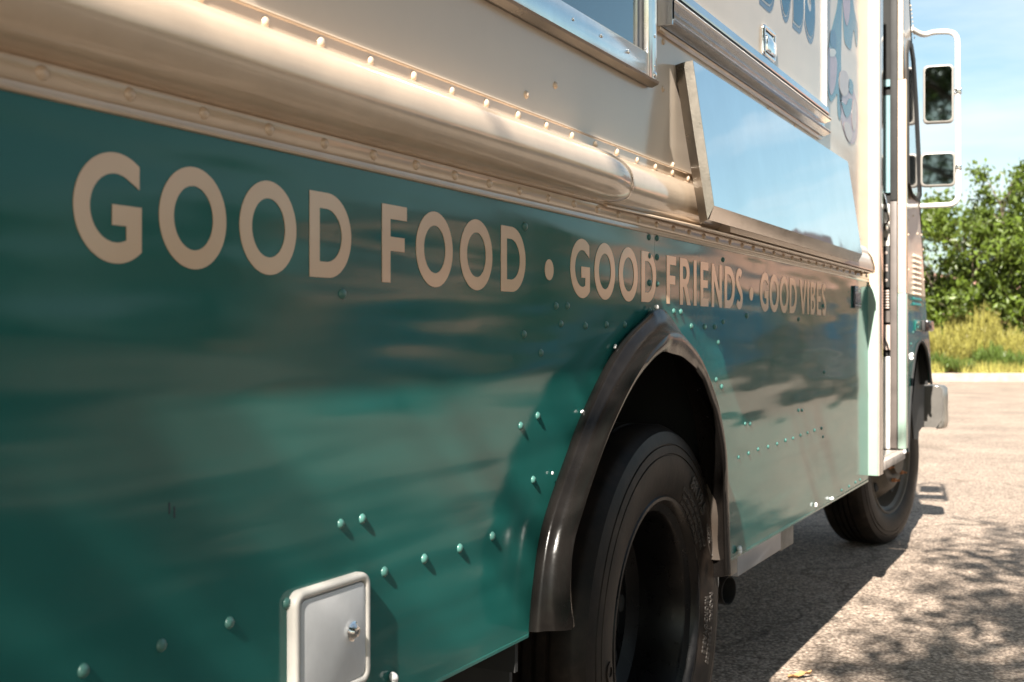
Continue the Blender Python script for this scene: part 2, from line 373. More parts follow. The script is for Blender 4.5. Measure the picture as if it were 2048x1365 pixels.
# ------------------------------------------------------------------ vegetation
def leaves_mesh(name, pts, size, mat, parent=None, up=0.3):
    V, F = [], []
    for p in pts:
        s = size*random.uniform(0.6, 1.3)
        a = Vector((random.gauss(0, 1), random.gauss(0, 1), random.gauss(0, 1)-0.5)).normalized()
        b = a.cross(Vector((random.gauss(0, 1), random.gauss(0, 1), random.gauss(0, 1)+up))).normalized()
        n = a.cross(b); k = len(V)
        V += [p-a*s, p-b*s*0.42+n*s*0.12, p+a*s, p+b*s*0.42+n*s*0.12, p]
        F += [(k, k+1, k+4), (k+1, k+2, k+4), (k+2, k+3, k+4), (k+3, k, k+4)]
    return mesh(name, V, F, mat, parent)
def tree(label, base, height, spread, nleaf, size, mat, group=None, stems=1, lowest=0.25, cat='tree', name='tree', clumps=40, dens=0.45):
    t = empty(name, base); tag(t, label, cat, group)
    bm = bmesh.new(); tips = []
    for s_ in range(stems):
        a0 = random.uniform(0, 6.28); lean = random.uniform(0.02, 0.12) if stems == 1 else random.uniform(0.1, 0.4)
        top = Vector((math.cos(a0)*lean*height, math.sin(a0)*lean*height, height*random.uniform(0.7, 0.85)))
        pts = [Vector((0, 0, -0.1))+top*(k/6)+Vector((random.gauss(0, .03), random.gauss(0, .03), 0))*height*0.3*(k/6) for k in range(7)]
        r0 = height*(0.022 if stems == 1 else 0.010)
        add_tube(bm, pts, [r0*(1-k/6.6) for k in range(7)], 8)
        for k in range(int(clumps/stems)):
            f = random.uniform(lowest, 1); st = pts[min(5, int(f*6))].lerp(pts[min(6, int(f*6)+1)], f*6-int(f*6))
            a = random.uniform(0, 6.28); rr = spread*random.uniform(0.35, 1)*(1.05-0.55*abs(f-0.45)*1.6)
            en = st+Vector((math.cos(a)*rr, math.sin(a)*rr, height*random.uniform(0.02, 0.22)))
            mid = st.lerp(en, 0.5)+Vector((0, 0, height*0.03))
            add_tube(bm, [st, mid, en], [r0*0.32, r0*0.18, r0*0.06], 5); tips += [en, mid.lerp(en, 0.45)]
    bmobj('trunk', bm, M['bark'], t, smooth=True)
    pts = []
    per = max(1, nleaf//len(tips)); cs = spread*dens
    for c in tips:
        k = random.uniform(0.5, 1.0)
        for _ in range(int(per*random.uniform(0.5, 1.5))):
            v = Vector((random.gauss(0, 1), random.gauss(0, 1), random.gauss(0, .8)))
            v = v.normalized()*abs(random.gauss(0, .7))
            pts.append(c+v*cs*k)
    leaves_mesh('crown', pts, size, mat, t)
    return t
def on(px, Z, z=0.2):
    return G(px, Z, z)
tree('bushy green tree with glossy leaves directly beside the truck nose and its mirrors', on(1935, 32.5), 4.9, 2.1, 19000, 0.095, M['leaf'], stems=5, lowest=0.12, name='leafy_tree', clumps=90, dens=0.3)
tree('green tree at the right edge of the photo with tall upright shoots against the sky', on(2050, 32.0), 5.7, 1.6, 18000, 0.08, M['leaf'], stems=6, lowest=0.12, name='leafy_tree', clumps=110, dens=0.26)
tree('low dark shrubby tree half hidden behind the truck nose', on(1865, 34), 3.4, 1.3, 5000, 0.08, M['leaf_dark'], stems=4, lowest=0.1, name='leafy_tree', clumps=40, dens=0.3)
def brush_bush(label, base, h, wd, n, mat, name='brush_bush', cat='bush', group='yellow-green brush along the kerb'):
    V, F = [], []
    for _ in range(n):
        a = random.uniform(0, 6.28); r0 = wd*0.35*math.sqrt(random.random()); r1 = wd*(0.25+0.75*math.sqrt(random.random()))*0.6
        b = Vector((math.cos(a)*r0, math.sin(a)*r0, 0)); L = h*random.uniform(0.5, 1.0)*(1.1-0.45*r1/wd)*(0.82+0.30*math.sin(a*3+h*7)*math.sin(a*5+1))
        e = Vector((math.cos(a)*r1, math.sin(a)*r1, L))
        st = random.uniform(0.0, 0.5); b = b.lerp(e, st)
        sd = Vector((random.gauss(0, 1), random.gauss(0, 1), 0)).normalized()*0.012
        k = len(V); m_ = b.lerp(e, 0.6)+Vector((random.gauss(0, .02), random.gauss(0, .02), 0))
        V += [b-sd, b+sd, m_+sd*1.2, m_-sd*1.2, e]; F += [(k, k+1, k+2, k+3), (k+3, k+2, k+4)]
        for q in range(3):
            c = b.lerp(e, random.uniform(0.4, 1)); d = Vector((random.gauss(0, 1), random.gauss(0, 1), abs(random.gauss(0, 1))+.6)).normalized()*random.uniform(.05, .13)
            k = len(V); V += [c-sd*.7, c+sd*.7, c+d]; F.append((k, k+1, k+2))
    o = mesh(name, V, F, mat); o.location = base; tag(o, label, cat, group); return o
brush_bush('tall feathery yellow-green brush clump nearest the truck nose, behind the kerb', on(1895, 30.4), 1.25, 1.0, 2600, M['brush'])
brush_bush('tallest yellow-green brush clump, in the middle of the row behind the kerb', on(1945, 30.8), 1.75, 1.2, 4200, M['brush'])
brush_bush('wide yellow-green brush clump third from the truck, behind the kerb', on(2003, 30.6), 1.25, 1.0, 2600, M['brush'])
brush_bush('yellow-green brush clump at the right edge of the photo behind the kerb', on(2052, 30.3), 1.0, 1.0, 2400, M['brush'])
brush_bush('dry brown brush clump standing behind the yellow-green ones under the tree', on(2035, 31.8), 1.7, 1.1, 2000, M['dry'], group='dry brush under the trees')
brush_bush('low dry brush clump behind the kerb next to the truck bumper', on(1868, 31.3), 1.0, 1.0, 1500, M['dry'], group='dry brush under the trees')
M['weed'] = leaf_mat('green_weed', (0.10, 0.15, 0.03), 0.3)
for px_, Z_, h_, w_, n_, lb_ in ((1880, 29.9, .55, .6, 700, 'small green weed tuft at the kerb beside the truck bumper'), (1978, 30.0, .8, .7, 900, 'green weed tuft in the middle of the brush row behind the kerb'),
                          (2028, 29.8, .6, .8, 900, 'low green weed tuft near the right edge of the photo behind the kerb'), (1925, 29.6, .4, .5, 500, 'smallest green weed tuft right behind the kerb edge')):
    brush_bush(lb_, on(px_, Z_), h_, w_, n_, M['weed'], name='weed_tuft', cat='weeds', group='green weeds along the kerb')
# low weeds in front of the brush
V, F = [], []
for _ in range(5200):
    X = random.uniform(7.5, 15.5)
    p = C0+RV*X+FV*(29.25+abs(random.gauss(0, .7))); z = 0.19
    if mn.noise(Vector((X*1.1, p.y*0.9, 3))) > 0.12: continue
    d = Vector((random.gauss(0, .06), random.gauss(0, .06), random.uniform(.08, .36))); sd = RV*random.uniform(.006, .014)
    k = len(V); b = Vector((p.x, p.y, z)); V += [b-sd, b+sd, b+d]; F.append((k, k+1, k+2))
tag(mesh('grass', V, F, M['brush']), 'yellow-green grass growing along the kerb', 'grass', kind='stuff')

# tree standing behind the camera: it overhangs the truck and throws the dappled shade
def shade_tree():
    base = Vector((4.2, -3.2, 0)); t = empty('shade_tree', base)
    tag(t, 'large leafy tree standing outside the lot edge whose crown dapples the truck and asphalt', 'tree')
    bm = bmesh.new(); top = Vector((-0.8, 0.9, 5.2))
    pts = [top*(k/6)+Vector((random.gauss(0, .05), random.gauss(0, .05), 0)) for k in range(7)]
    add_tube(bm, pts, [0.2*(1-k/8) for k in range(7)], 10)
    L = []; rnd = random.Random(11); n = 0
    while n < 268:
        H = rnd.uniform(3.6, 6.4); x = rnd.uniform(-.6, 6.5); y = rnd.uniform(-7, 3.6)
        xg = x-0.172*H; yg = y+1.18*H                  # where this clump's shade lands on the asphalt
        if yg > 7.4 or yg < -3.5: continue
        if yg > 4.6 and xg < 0.16+0.02*(yg-4.6): continue
        if xg < 0.15 and 2.2 < yg < 4.1: continue
        if 120 < n <= 225 and not (-.5 < xg < 2.6 and -1 < yg < 7.4): continue
        if n > 225 and not (.1 < xg < 1.7 and 3.9 < yg < 7.3): continue
        if (Vector((x, y, H))-Vector((3.2, -2.0, 5))).length > 5.2: continue
        c = Vector((x, y, H)); n += 1
        rc = rnd.uniform(0.22, 0.45)
        st = pts[rnd.randint(3, 6)]+base
        mid = st.lerp(c, 0.55)+Vector((0, 0, 0.25)); add_tube(bm, [st-base, mid-base, c-base], [.05, .028, .008], 5)
        for _ in range(rnd.randint(26, 70)):
            v = Vector((rnd.gauss(0, 1), rnd.gauss(0, 1), rnd.gauss(0, .6))).normalized()*rc*rnd.random()**0.45
            L.append(c+v-base)
    bmobj('trunk', bm, M['bark'], t, smooth=True)
    leaves_mesh('crown', L, 0.075, M['leaf_shade'], t)
shade_tree()
tree('broad leafy tree in the lot beside the truck, shading the asphalt', Vector((7.8, -2.2, 0)), 7.2, 4.2, 9000, 0.16, M['leaf_dark'], 'trees shading the lot', name='shade_tree', lowest=0.45, clumps=60, dens=0.3)
tree('broad leafy tree farther out in the lot than the one beside the truck', Vector((13.0, 0.5, 0)), 7.0, 4.0, 8000, 0.16, M['leaf_dark'], 'trees shading the lot', name='shade_tree', lowest=0.45, clumps=55, dens=0.3)
# trees on the far side of the lot (they show in the truck's glossy side)
for i, (x, y, h, sp, lb) in enumerate([(13, 9, 4.6, 2.4, 'round dark tree nearest the rear of the truck on the far side of the lot'),
                                   (19, 15, 4.6, 2.6, 'second dark tree from the rear of the truck on the far side of the lot'),
                                   (20, 24, 4.6, 2.6, 'third dark tree, opposite the food truck door across the lot'),
                                   (15, 33, 4.8, 2.6, 'dark tree at the far corner of the lot near the kerb')]):
    tree(lb, Vector((x, y, 0)), h, sp, 2600, 0.17, M['leaf_dark'], 'trees across the lot', name='shade_tree', lowest=0.2, clumps=40, dens=0.4)
hb = [Vector((random.uniform(17.5, 19.5)+max(0, (y_-22))*-0.12, y_+random.uniform(-.3, .3), random.uniform(0.1, 1.9))) for y_ in [k*0.011-1 for k in range(4200)]]
hb = [Vector((p.x-18, p.y-20, p.z)) for p in hb]
hedge = leaves_mesh('hedge', hb, 0.16, M['leaf_dark']); hedge.location = (18, 20, 0)
tag(hedge, 'long low dark hedge across the lot facing the truck', 'hedge')

hb = [Vector((random.uniform(-8, 8), random.gauss(0, .5), random.uniform(0.1, 2.3))) for _ in range(4200)]
hedge = leaves_mesh('hedge', hb, 0.17, M['leaf_dark']); hedge.location = (9.5, 27.5, 0)
tag(hedge, 'tall dark hedge behind the parked cars at the kerb end of the lot', 'hedge')
# parked cars across the lot, mirrored in the truck's side
def car(x, y, rot, paint, label, tall=0.0):
    c = empty('parked_car', (x, y, 0)); c.rotation_euler = (0, 0, rot); tag(c, label, 'car', 'cars parked across the lot')
    prof = [(-2.2, .35), (-2.25, .62), (-2.15, .9), (-1.6, .98+tall*.2), (-1.25, 1.38+tall), (-.2, 1.45+tall), (.55, 1.36+tall), (1.2, .98), (1.95, .86), (2.2, .66), (2.22, .35)]
    bm = bmesh.new(); rings = []
    for sx, ins in ((-.86, .16), (-.9, .05), (-.9, 0), (.9, 0), (.9, .05), (.86, .16)):
        ring = []
        for (yy, zz) in prof:
            k = max(0, (zz-.95))*0.34
            ring.append(bm.verts.new((sx*(1-k*0.5)-(math.copysign(ins*.3, sx)), yy*(1-ins*.12), zz-(ins*.35 if zz > .5 else 0))))
        rings.append(ring)
    for A, B in zip(rings, rings[1:]):
        for k in range(len(prof)): bm.faces.new((A[k], A[(k+1) % len(prof)], B[(k+1) % len(prof)], B[k]))
    for Rg in (rings[0], rings[-1]): bmesh.ops.triangulate(bm, faces=[bm.faces.new(Rg)])
    bmobj('body', bm, paint, c, auto=R(30))
    for sgn in (-1, 1):
        q = [(-1.45, 1.0), (-1.1, 1.3+tall), (-.15, 1.36+tall), (-.15, 1.0)]; q2 = [(-.08, 1.0), (-.08, 1.36+tall), (.5, 1.28+tall), (1.02, 1.0)]
        for poly in (q, q2):
            V = [(sgn*(.905-(z-.95)*.18*.9), yy, z) for yy, z in poly]
            mesh('window', V, [(0, 1, 2, 3)], M['glass'], c)
        for wy in (-1.35, 1.35):
            wh = lathe('wheel', [(.0, .1), (.2, .1), (.21, .12), (.3, .11), (.325, .06), (.325, -.06), (.3, -.11), (0, -.11)], M['rubber_dull'], c, 28)
            wh.location = (sgn*.82, wy, .325)
            if sgn < 0: wh.rotation_euler = (0, 0, math.pi)
    mesh('windscreen', [(-.72, .62, 1.33+tall), (.72, .62, 1.33+tall), (.82, 1.17, 1.0), (-.82, 1.17, 1.0)], [(0, 1, 2, 3)], M['glass'], c)
    for sgn in (-1, 1):
        h_ = mesh('headlight', [(sgn*.82, 2.16, .72), (sgn*.5, 2.245, .7), (sgn*.5, 2.225, .6), (sgn*.82, 2.19, .6)], [(0, 1, 2, 3)], M['chrome'], c)
M['car_dark'] = simple('dark_blue_car_paint', (0.02, 0.035, 0.06), 0.15, 0.2, coat=1)
M['car_white'] = simple('white_car_paint', (0.75, 0.75, 0.75), 0.15, coat=1)
M['car_grey'] = simple('charcoal_car_paint', (0.05, 0.05, 0.055), 0.15, 0.3, coat=1)
car(2.9, 23.3, R(182), M['car_grey'], 'charcoal car parked nearest the kerb ahead of the truck', .15)
car(5.6, 22.0, R(178), M['car_dark'], 'tall dark blue car with bright chrome mirrored in the truck side', .35)
car(8.6, 21.4, R(181), M['car_grey'], 'low charcoal car parked just right of the tall dark blue car')
car(11.6, 20.6, R(179), M['car_grey'], 'tall charcoal car parked farthest from the truck in the row', .3)

# dry leaf on the asphalt
lp = G(1600, FPX*CH/(1357-676)); 
V = []; n = 10
for k in range(n+1):
    t = k/n; wd = 0.013*math.sin(math.pi*t)**0.8*(1+0.25*math.sin(t*23)); a = Vector((t-.5, 0, 0))*0.075
    for s_ in (-1, 0, 1): V.append((a.x, s_*wd, 0.004+abs(s_)*0.008+0.010*t*t+0.003*math.sin(t*12+s_)))
F = []
for k in range(n):
    for s_ in range(2): F.append((k*3+s_, k*3+s_+1, k*3+s_+4, k*3+s_+3))
M['dryleaf'] = simple('dry_leaf', (0.42, 0.24, 0.10), 0.6, vary=0.3, vs_=60)
o = mesh('fallen_leaf', V, F, M['dryleaf'], smooth=True); o.location = lp; o.rotation_euler = (R(4), R(-5), R(30))
tag(o, 'dry brown leaf lying on the asphalt in the truck shadow', 'leaf')

# ------------------------------------------------------------------ the food truck
T = empty('food_truck', (0, 0, 0))
tag(T, 'teal and cream food truck with GOOD FOOD GOOD FRIENDS GOOD VIBES along its side', 'food truck')
YB, YP = -1.4, 4.865            # rear end and the door post
ZS = 1.2605                     # top of the teal sheet

# --- teal side sheets with the wheel arch cut out
archA = [(1057, 1264), (1064, 1183), (1078, 1082), (1098, 1009), (1129, 923), (1156, 850), (1199, 758), (1240, 693), (1283, 648)]
crown_far = [(1303, 634), (1325, 630), (1342, 636), (1358, 648), (1380, 670), (1406, 705), (1419, 742), (1437, 784), (1448, 835), (1459, 923), (1464, 996), (1466, 1070), (1467.5, 1157)]
A_pts = [P(*p) for p in archA]
def cf(i, p): return min(1, (i+1)/6)*0.05
for i, p in enumerate(crown_far):
    q = P(p[0], p[1], cf(i, p)); A_pts.append(Vector((0, q.y, q.z)))
zr0, zf0 = 0.552, 0.490
seam = Yp(1309)
ks = min(range(len(A_pts)), key=lambda i: abs(A_pts[i].y-seam))
A_seam = Vector((0, seam, A_pts[ks].z))
near = [(p.y, p.z) for p in A_pts if p.y < seam-0.004]
far = [(p.y, p.z) for p in A_pts if p.y > seam+0.004]
near[0] = (near[0][0], zr0)
far_b = [p for p in far if p[1] > zf0+0.02]
zmid = 0.4865
def sheet(name, low, ztop, mat):
    """sheet metal standing on the polyline low, 4 mm thick"""
    V = []; F = []; n = len(low)
    for x in (0.0, -0.004):
        for y, z in low: V.append((x, y, z))
        for y, z in low: V.append((x, y, ztop))
    for k in range(n-1):
        F += [(k, k+1, n+k+1, n+k), (2*n+k+1, 2*n+k, 3*n+k, 3*n+k+1), (k, 2*n+k, 2*n+k+1, k+1), (n+k, n+k+1, 3*n+k+1, 3*n+k)]
    F += [(0, n, 3*n, 2*n), (n-1, 3*n-1, 4*n-1, 2*n-1)]
    return mesh(name, V, F, mat, T)
sheet('side_panel', [(YB, zr0), (near[0][0]-.0004, zr0)]+near+[(seam-0.0005, A_seam.z)], ZS, M['teal'])
sheet('side_panel', [(seam+0.0005, A_seam.z)]+far_b+[(far_b[-1][0]+.0004, zmid), (YP, zf0+0.004)], ZS, M['teal'])
# folded bottom edges of the sheets
extrude_y('panel_hem', [(-0.0045, zr0+.004), (0.001, zr0+.003), (0.001, zr0-.002), (-0.02, zr0-.002)], [YB, A_pts[0].y-0.002], M['teal_plain'], T)
extrude_y('panel_hem', [(-0.0045, zmid+.004), (0.001, zmid+.004), (0.001, zmid-.003), (-0.02, zmid-.003)], [far_b[-1][0]+.002, YP], M['teal_plain'], T)

# --- cream wall above the belt with the serving window cut out
WY0, WY1, WZ0, WZ1 = 0.95, 2.345, 1.60, 2.25
bm = bmesh.new()
def quad(bm, y0, z0, y1, z1, x=0.0):
    bm.faces.new([bm.verts.new((x, y, z)) for y, z in ((y0, z0), (y1, z0), (y1, z1), (y0, z1))])
quad(bm, YB, 1.27, WY0, 3.0); quad(bm, WY1, 1.27, YP+.002, 3.0); quad(bm, WY0, 1.27, WY1, WZ0); quad(bm, WY0, WZ1, WY1, 3.0)
bmesh.ops.remove_doubles(bm, verts=bm.verts, dist=1e-5)
bmobj('upper_wall', bm, M['cream'], T)

# --- lip, groove and riveted strip over the teal sheet
extrude_y('lower_trim', [(0.0005, 1.2585), (0.0045, 1.2592), (0.0062, 1.2612), (0.0055, 1.2636), (0.0010, 1.2650), (0.0006, 1.2688), (0.0030, 1.2700), (0.0042, 1.2722),
                          (0.0042, 1.2912), (-0.001, 1.2925)], [YB, YP], M['cream_rub'], T)
# --- belt moulding: a low rounded rail, with a fuller half-round riding on it as far as the shelf
def belt(yend_full, yend):
    prof = []
    for k in range(19):
        a = math.pi*k/18
        prof.append((0.034*math.sin(a)**0.8, 1.342-0.0495*math.cos(a)))
    prof[0] = (0.002, 1.2918)
    extrude_y('belt_moulding', prof+[(0.0035, 1.3935), (0.0035, 1.4105), (0.0056, 1.4120), (0.0060, 1.4136), (0.0046, 1.4152), (-0.001, 1.4155)], [YB, yend], M['cream_rub'], T)
    bm = bmesh.new(); rings = []
    ys = [YB, yend_full-0.35, yend_full-0.2]+[yend_full-0.2*(1-math.sin(k/12*math.pi/2)) for k in range(1, 13)]
    for i, y in enumerate(ys):
        t = max(0, (y-(yend_full-0.2))/0.2); s_ = math.sqrt(max(0.0, 1-t**2.2))
        ring = []
        for k in range(25):
            a = math.pi*k/24
            ring.append(bm.verts.new((0.012+0.050*s_*max(0, math.sin(a))**0.75 if s_ > 0 else 0.012, y, 1.340-0.0465*math.cos(a)*(0.35+0.65*s_))))
        rings.append(ring)
    for A, B in zip(rings, rings[1:]):
        for k in range(24): bm.faces.new((A[k], B[k], B[k+1], A[k+1]))
    bmesh.ops.remove_doubles(bm, verts=bm.verts, dist=1e-5)
    bmobj('bumper_bead', bm, M['cream_rub'], T, smooth=True)
YR = 4.700
belt(Yp(1290, .05), YR)
# drip lip under the rail toward the front
bm = bmesh.new(); rows = []
for y, k in ((Yp(1200), .30), (Yp(1290), .62), (Yp(1340), .85), (Yp(1400), 1), (YR, 1)):
    rows.append([bm.verts.new((x*k, y, 1.2955-(1.2955-z)*(.5+.5*k))) for x, z in [(0.016, 1.2955), (0.046, 1.2905), (0.050, 1.2870), (0.0485, 1.2840), (0.045, 1.2835), (0.018, 1.2905)]])
for A, B in zip(rows, rows[1:]):
    for k in range(6): bm.faces.new((A[k], B[k], B[(k+1) % 6], A[(k+1) % 6]))
bm.faces.new(rows[0]); bm.faces.new(rows[-1])
bmobj('drip_lip', bm, M['cream_rub'], T, auto=R(35))
extrude_y('rail_cover', [(0.0, 1.3900), (0.020, 1.3760), (0.040, 1.3450), (0.050, 1.3100), (0.050, 1.2925), (0.02, 1.2925)], [Yp(1420), YR], M['cream_rub'], T)

# --- rivets
def rivet_mesh(name, r, h, mat, seg=12):
    bm = bmesh.new(); rings = []
    for j, (rr, hh) in enumerate([(1.12, 0), (1.12, .10), (1.0, .35), (.72, .78), (.38, .96)]):
        rings.append([bm.verts.new((h*hh, r*rr*math.cos(2*math.pi*k/seg), r*rr*math.sin(2*math.pi*k/seg))) for k in range(seg)])
    for A, B in zip(rings, rings[1:]):
        for k in range(seg): bm.faces.new((A[k], A[(k+1) % seg], B[(k+1) % seg], B[k]))
    bm.faces.new(rings[-1])
    for f in bm.faces: f.smooth = True
    bmesh.ops.recalc_face_normals(bm, faces=bm.faces)
    me = bpy.data.meshes.new(name); bm.to_mesh(me); bm.free(); me.materials.append(mat); return me
rv_c = rivet_mesh('rivet', 0.0062, 0.0048, M['cream_rub']); rv_t = rivet_mesh('rivet', 0.0062, 0.0046, M['rivet_teal']); rv_s = rivet_mesh('screw', 0.0035, 0.002, M['chrome'], 8)
def rivet(me, p, s=1.0, name='rivet'):
    o = bpy.data.objects.new(name, me); col.objects.link(o); o.parent = T; o.location = p
    o.scale = (s*random.uniform(.92, 1.08),)*3; o.rotation_euler = (random.uniform(0, 6), 0, 0)
    return o
sp = 0.1085
y = Yp(78)-2*sp
while y < 4.84:
    rivet(rv_c, (0.0042, y+random.uniform(-.0015, .0015), 1.2802+random.uniform(-.0008, .0008))); y += sp
y = Yp(395)
while y < 2.75:
    rivet(rv_c, (0.0035, y+random.uniform(-.0015, .0015), 1.4015+random.uniform(-.0008, .0008))); y += sp
for p in [(684, 588), (1049, 453), (1111, 612), (1134, 612), (1121, 648), (1170, 652), (1212, 650), (1249, 650), (1047, 669), (1081, 706), (1075, 832), (1041, 852),
          (1066, 960), (681, 1048), (724, 1038), (984, 1073), (919, 1097), (848, 1118), (768, 1144), (458, 1246), (322, 1291), (166, 1342), (573, 1207), (1298, 475), (1314, 477),
          (1298, 512), (1314, 515), (1299, 566), (1314, 568), (1299, 622), (1347, 623), (1361, 624), (1382, 653), (1409, 654), (1429, 654), (1446, 520), (1446, 644), (1436, 685),
          (1493, 632), (1432, 760), (1443, 774), (1597, 639), (1648, 745), (1646, 612), (1597, 821), (1604, 821), (1490, 848), (1500, 848), (1477, 915), (1497, 907), (1516, 899),
          (1536, 894), (1554, 888), (1571, 881), (1586, 877), (1601, 871), (1615, 866), (1629, 861), (1643, 857), (1646, 874), (1683, 981), (1698, 973), (1711, 965), (1720, 960)]:
    sz = 0.8 if p[0] > 1440 and p[1] > 800 else 1.0
    rivet(rv_t, P(p[0], p[1]), sz)
for p in [(1052, 190), (1110, 171), (1326, 84), (1363, 84), (1413, 124), (1467, 160), (1504, 188), (1536, 218), (1590, 253), (1325, 178), (1345, 330)]:
    rivet(rv_c, P(p[0], p[1]), 0.95)

# --- lettering, cut vinyl: each letter its own piece
CAPH, ZL = 0.1040, 1.1165
def arc(cx, cy, rx, ry, a0, a1, n=28):
    return [(cx+rx*math.cos(a0+(a1-a0)*k/n), cy+ry*math.sin(a0+(a1-a0)*k/n)) for k in range(n+1)]
def stroke(pts, t):
    L_, R_ = [], []
    for i, p in enumerate(pts):
        a = Vector(pts[max(0, i-1)]); b = Vector(pts[min(len(pts)-1, i+1)]); d = (b-a).normalized(); nrm = Vector((-d.y, d.x))*t/2
        L_.append(tuple(Vector(p)+nrm)); R_.append(tuple(Vector(p)-nrm))
    return L_+R_[::-1]
def letter_shape(ch):
    H = CAPH; t = 0.0205; h = H/2; pi = math.pi
    if ch == 'O': return 0.1035, [arc(.0518, h, .0518, .0537, 0, 2*pi, 48)[:-1], arc(.0518, h, .0305, .0338, 0, 2*pi, 40)[:-1]]
    if ch == 'G':
        r = .0537; xt = .0855; a = math.acos((xt-r)/r); ri = r-.0203; xr = .0885; xs = xr-t
        ab = math.acos((xr-r)/r); ai = math.acos(min(1, (xs-r)/ri))
        outer = arc(r, h, r, r, a, 2*pi-ab, 44)
        inner = arc(r, h, ri, ri, 2*pi-ai, R(60), 40)
        return .0885, [outer+[(xr, h+.0035), (xr-.0395, h+.0035), (xr-.0395, h-.0165), (xs, h-.0165)]+inner+[(xt, h+.0205)]]
    if ch == 'D':
        return .0885, [[(0, 0)]+arc(.0375, h, .051, h, -pi/2, pi/2, 28)+[(0, H)], [(t, .0195), (t, H-.0195)]+arc(.0345, h, .0335, h-.0195, pi/2, -pi/2, 24)]
    if ch == 'F': return .0645, [[(0, 0), (t, 0), (t, .0425), (.0565, .0425), (.0565, .0615), (t, .0615), (t, H-.019), (.0625, H-.019), (.0625, H), (0, H)]]
    if ch == 'E': return .061, [[(0, 0), (.061, 0), (.061, .019), (t, .019), (t, .0435), (.056, .0435), (.056, .0615), (t, .0615), (t, H-.019), (.060, H-.019), (.060, H), (0, H)]]
    if ch == 'I': return t, [[(0, 0), (t, 0), (t, H), (0, H)]]
    if ch == 'N': return .083, [[(0, 0), (t*.95, 0), (t*.95, .066), (.0645, 0), (.083, 0), (.083, H), (.083-t*.95, H), (.083-t*.95, .038), (.0185, H), (0, H)]]
    if ch == 'V': return .092, [[(.036, 0), (.056, 0), (.092, H), (.0700, H), (.046, .031), (.022, H), (0, H)]]
    if ch == 'R':
        return .075, [[(0, 0), (t, 0), (t, .040), (.027, .040), (.051, 0), (.076, 0), (.0475, .0445)]+arc(.036, .0735, .032, .0305, -1.15, pi/2, 18)+[(0, H)],
                      [(t, .058), (t, H-.018)]+arc(.034, .0720, .0135, .0140, pi/2, -pi/2, 14)]
    if ch == 'B':
        return .066, [[(0, 0)]+arc(.034, .0300, .0325, .0300, -pi/2, pi/2-.35, 18)+arc(.033, .0790, .027, .0250, -pi/2+.5, pi/2, 16)+[(0, H)],
                      [(t, .0175), (t, .0445)]+arc(.032, .0310, .0135, .0135, pi/2, -pi/2, 12), [(t, .063), (t, H-.0175)]+arc(.031, .0748, .0100, .0118, pi/2, -pi/2, 12)]
    if ch == 'S':
        c = arc(.031, .0760, .0215, .0190, R(38), R(235), 16)+arc(.029, .0285, .0225, .0195, R(48), R(-148), 18)
        return .062, [stroke(c, .0195)]
    if ch == '.': return .035, [arc(.0175, .0425, .0175, .0180, 0, 2*pi, 32)[:-1]]
def curve_mesh(name, loops, ext):
    cu = bpy.data.curves.new(name, 'CURVE'); cu.dimensions = '2D'; cu.fill_mode = 'BOTH'; cu.extrude = ext
    for lp_ in loops:
        s_ = cu.splines.new('POLY'); s_.points.add(len(lp_)-1); s_.use_cyclic_u = True
        for i, (a, b) in enumerate(lp_): s_.points[i].co = (a, b, 0, 1)
    o = bpy.data.objects.new(name, cu); col.objects.link(o)
    dg = bpy.context.evaluated_depsgraph_get(); me = bpy.data.meshes.new_from_object(o.evaluated_get(dg))
    bpy.data.objects.remove(o); bpy.data.curves.remove(cu); return me
SIDE = Matrix(((0, 0, 1, 0), (1, 0, 0, 0), (0, 1, 0, 0), (0, 0, 0, 1)))   # local x -> +Y, local y -> +Z, normal -> +X
lets = [('G', 145), ('O', 317), ('O', 478), ('D', 618), ('F', 763), ('O', 831), ('O', 919), ('D', 1001), ('.', 1089), ('G', 1140), ('O', 1188), ('O', 1237), ('D', 1282),
        ('F', 1332.5), ('R', 1359), ('I', 1386.7), ('E', 1400.3), ('N', 1422.6), ('D', 1448.5), ('S', 1471.5), ('.', 1498.5), ('G', 1519.5), ('O', 1538.6), ('O', 1558.8), ('D', 1578.8),
        ('V', 1598.8), ('I', 1614.2), ('B', 1620.8), ('E', 1633.2), ('S', 1643.6)]
cache = {}
for ch, px in lets:
    if ch not in cache:
        wd, loops = letter_shape(ch); me = curve_mesh('letter', loops, 0.00035); me.materials.clear(); me.materials.append(M['letter']); cache[ch] = me
    o = link('letter', cache[ch], T); o.matrix_local = Matrix.Translation((0.0006, Yp(px), ZL)) @ SIDE

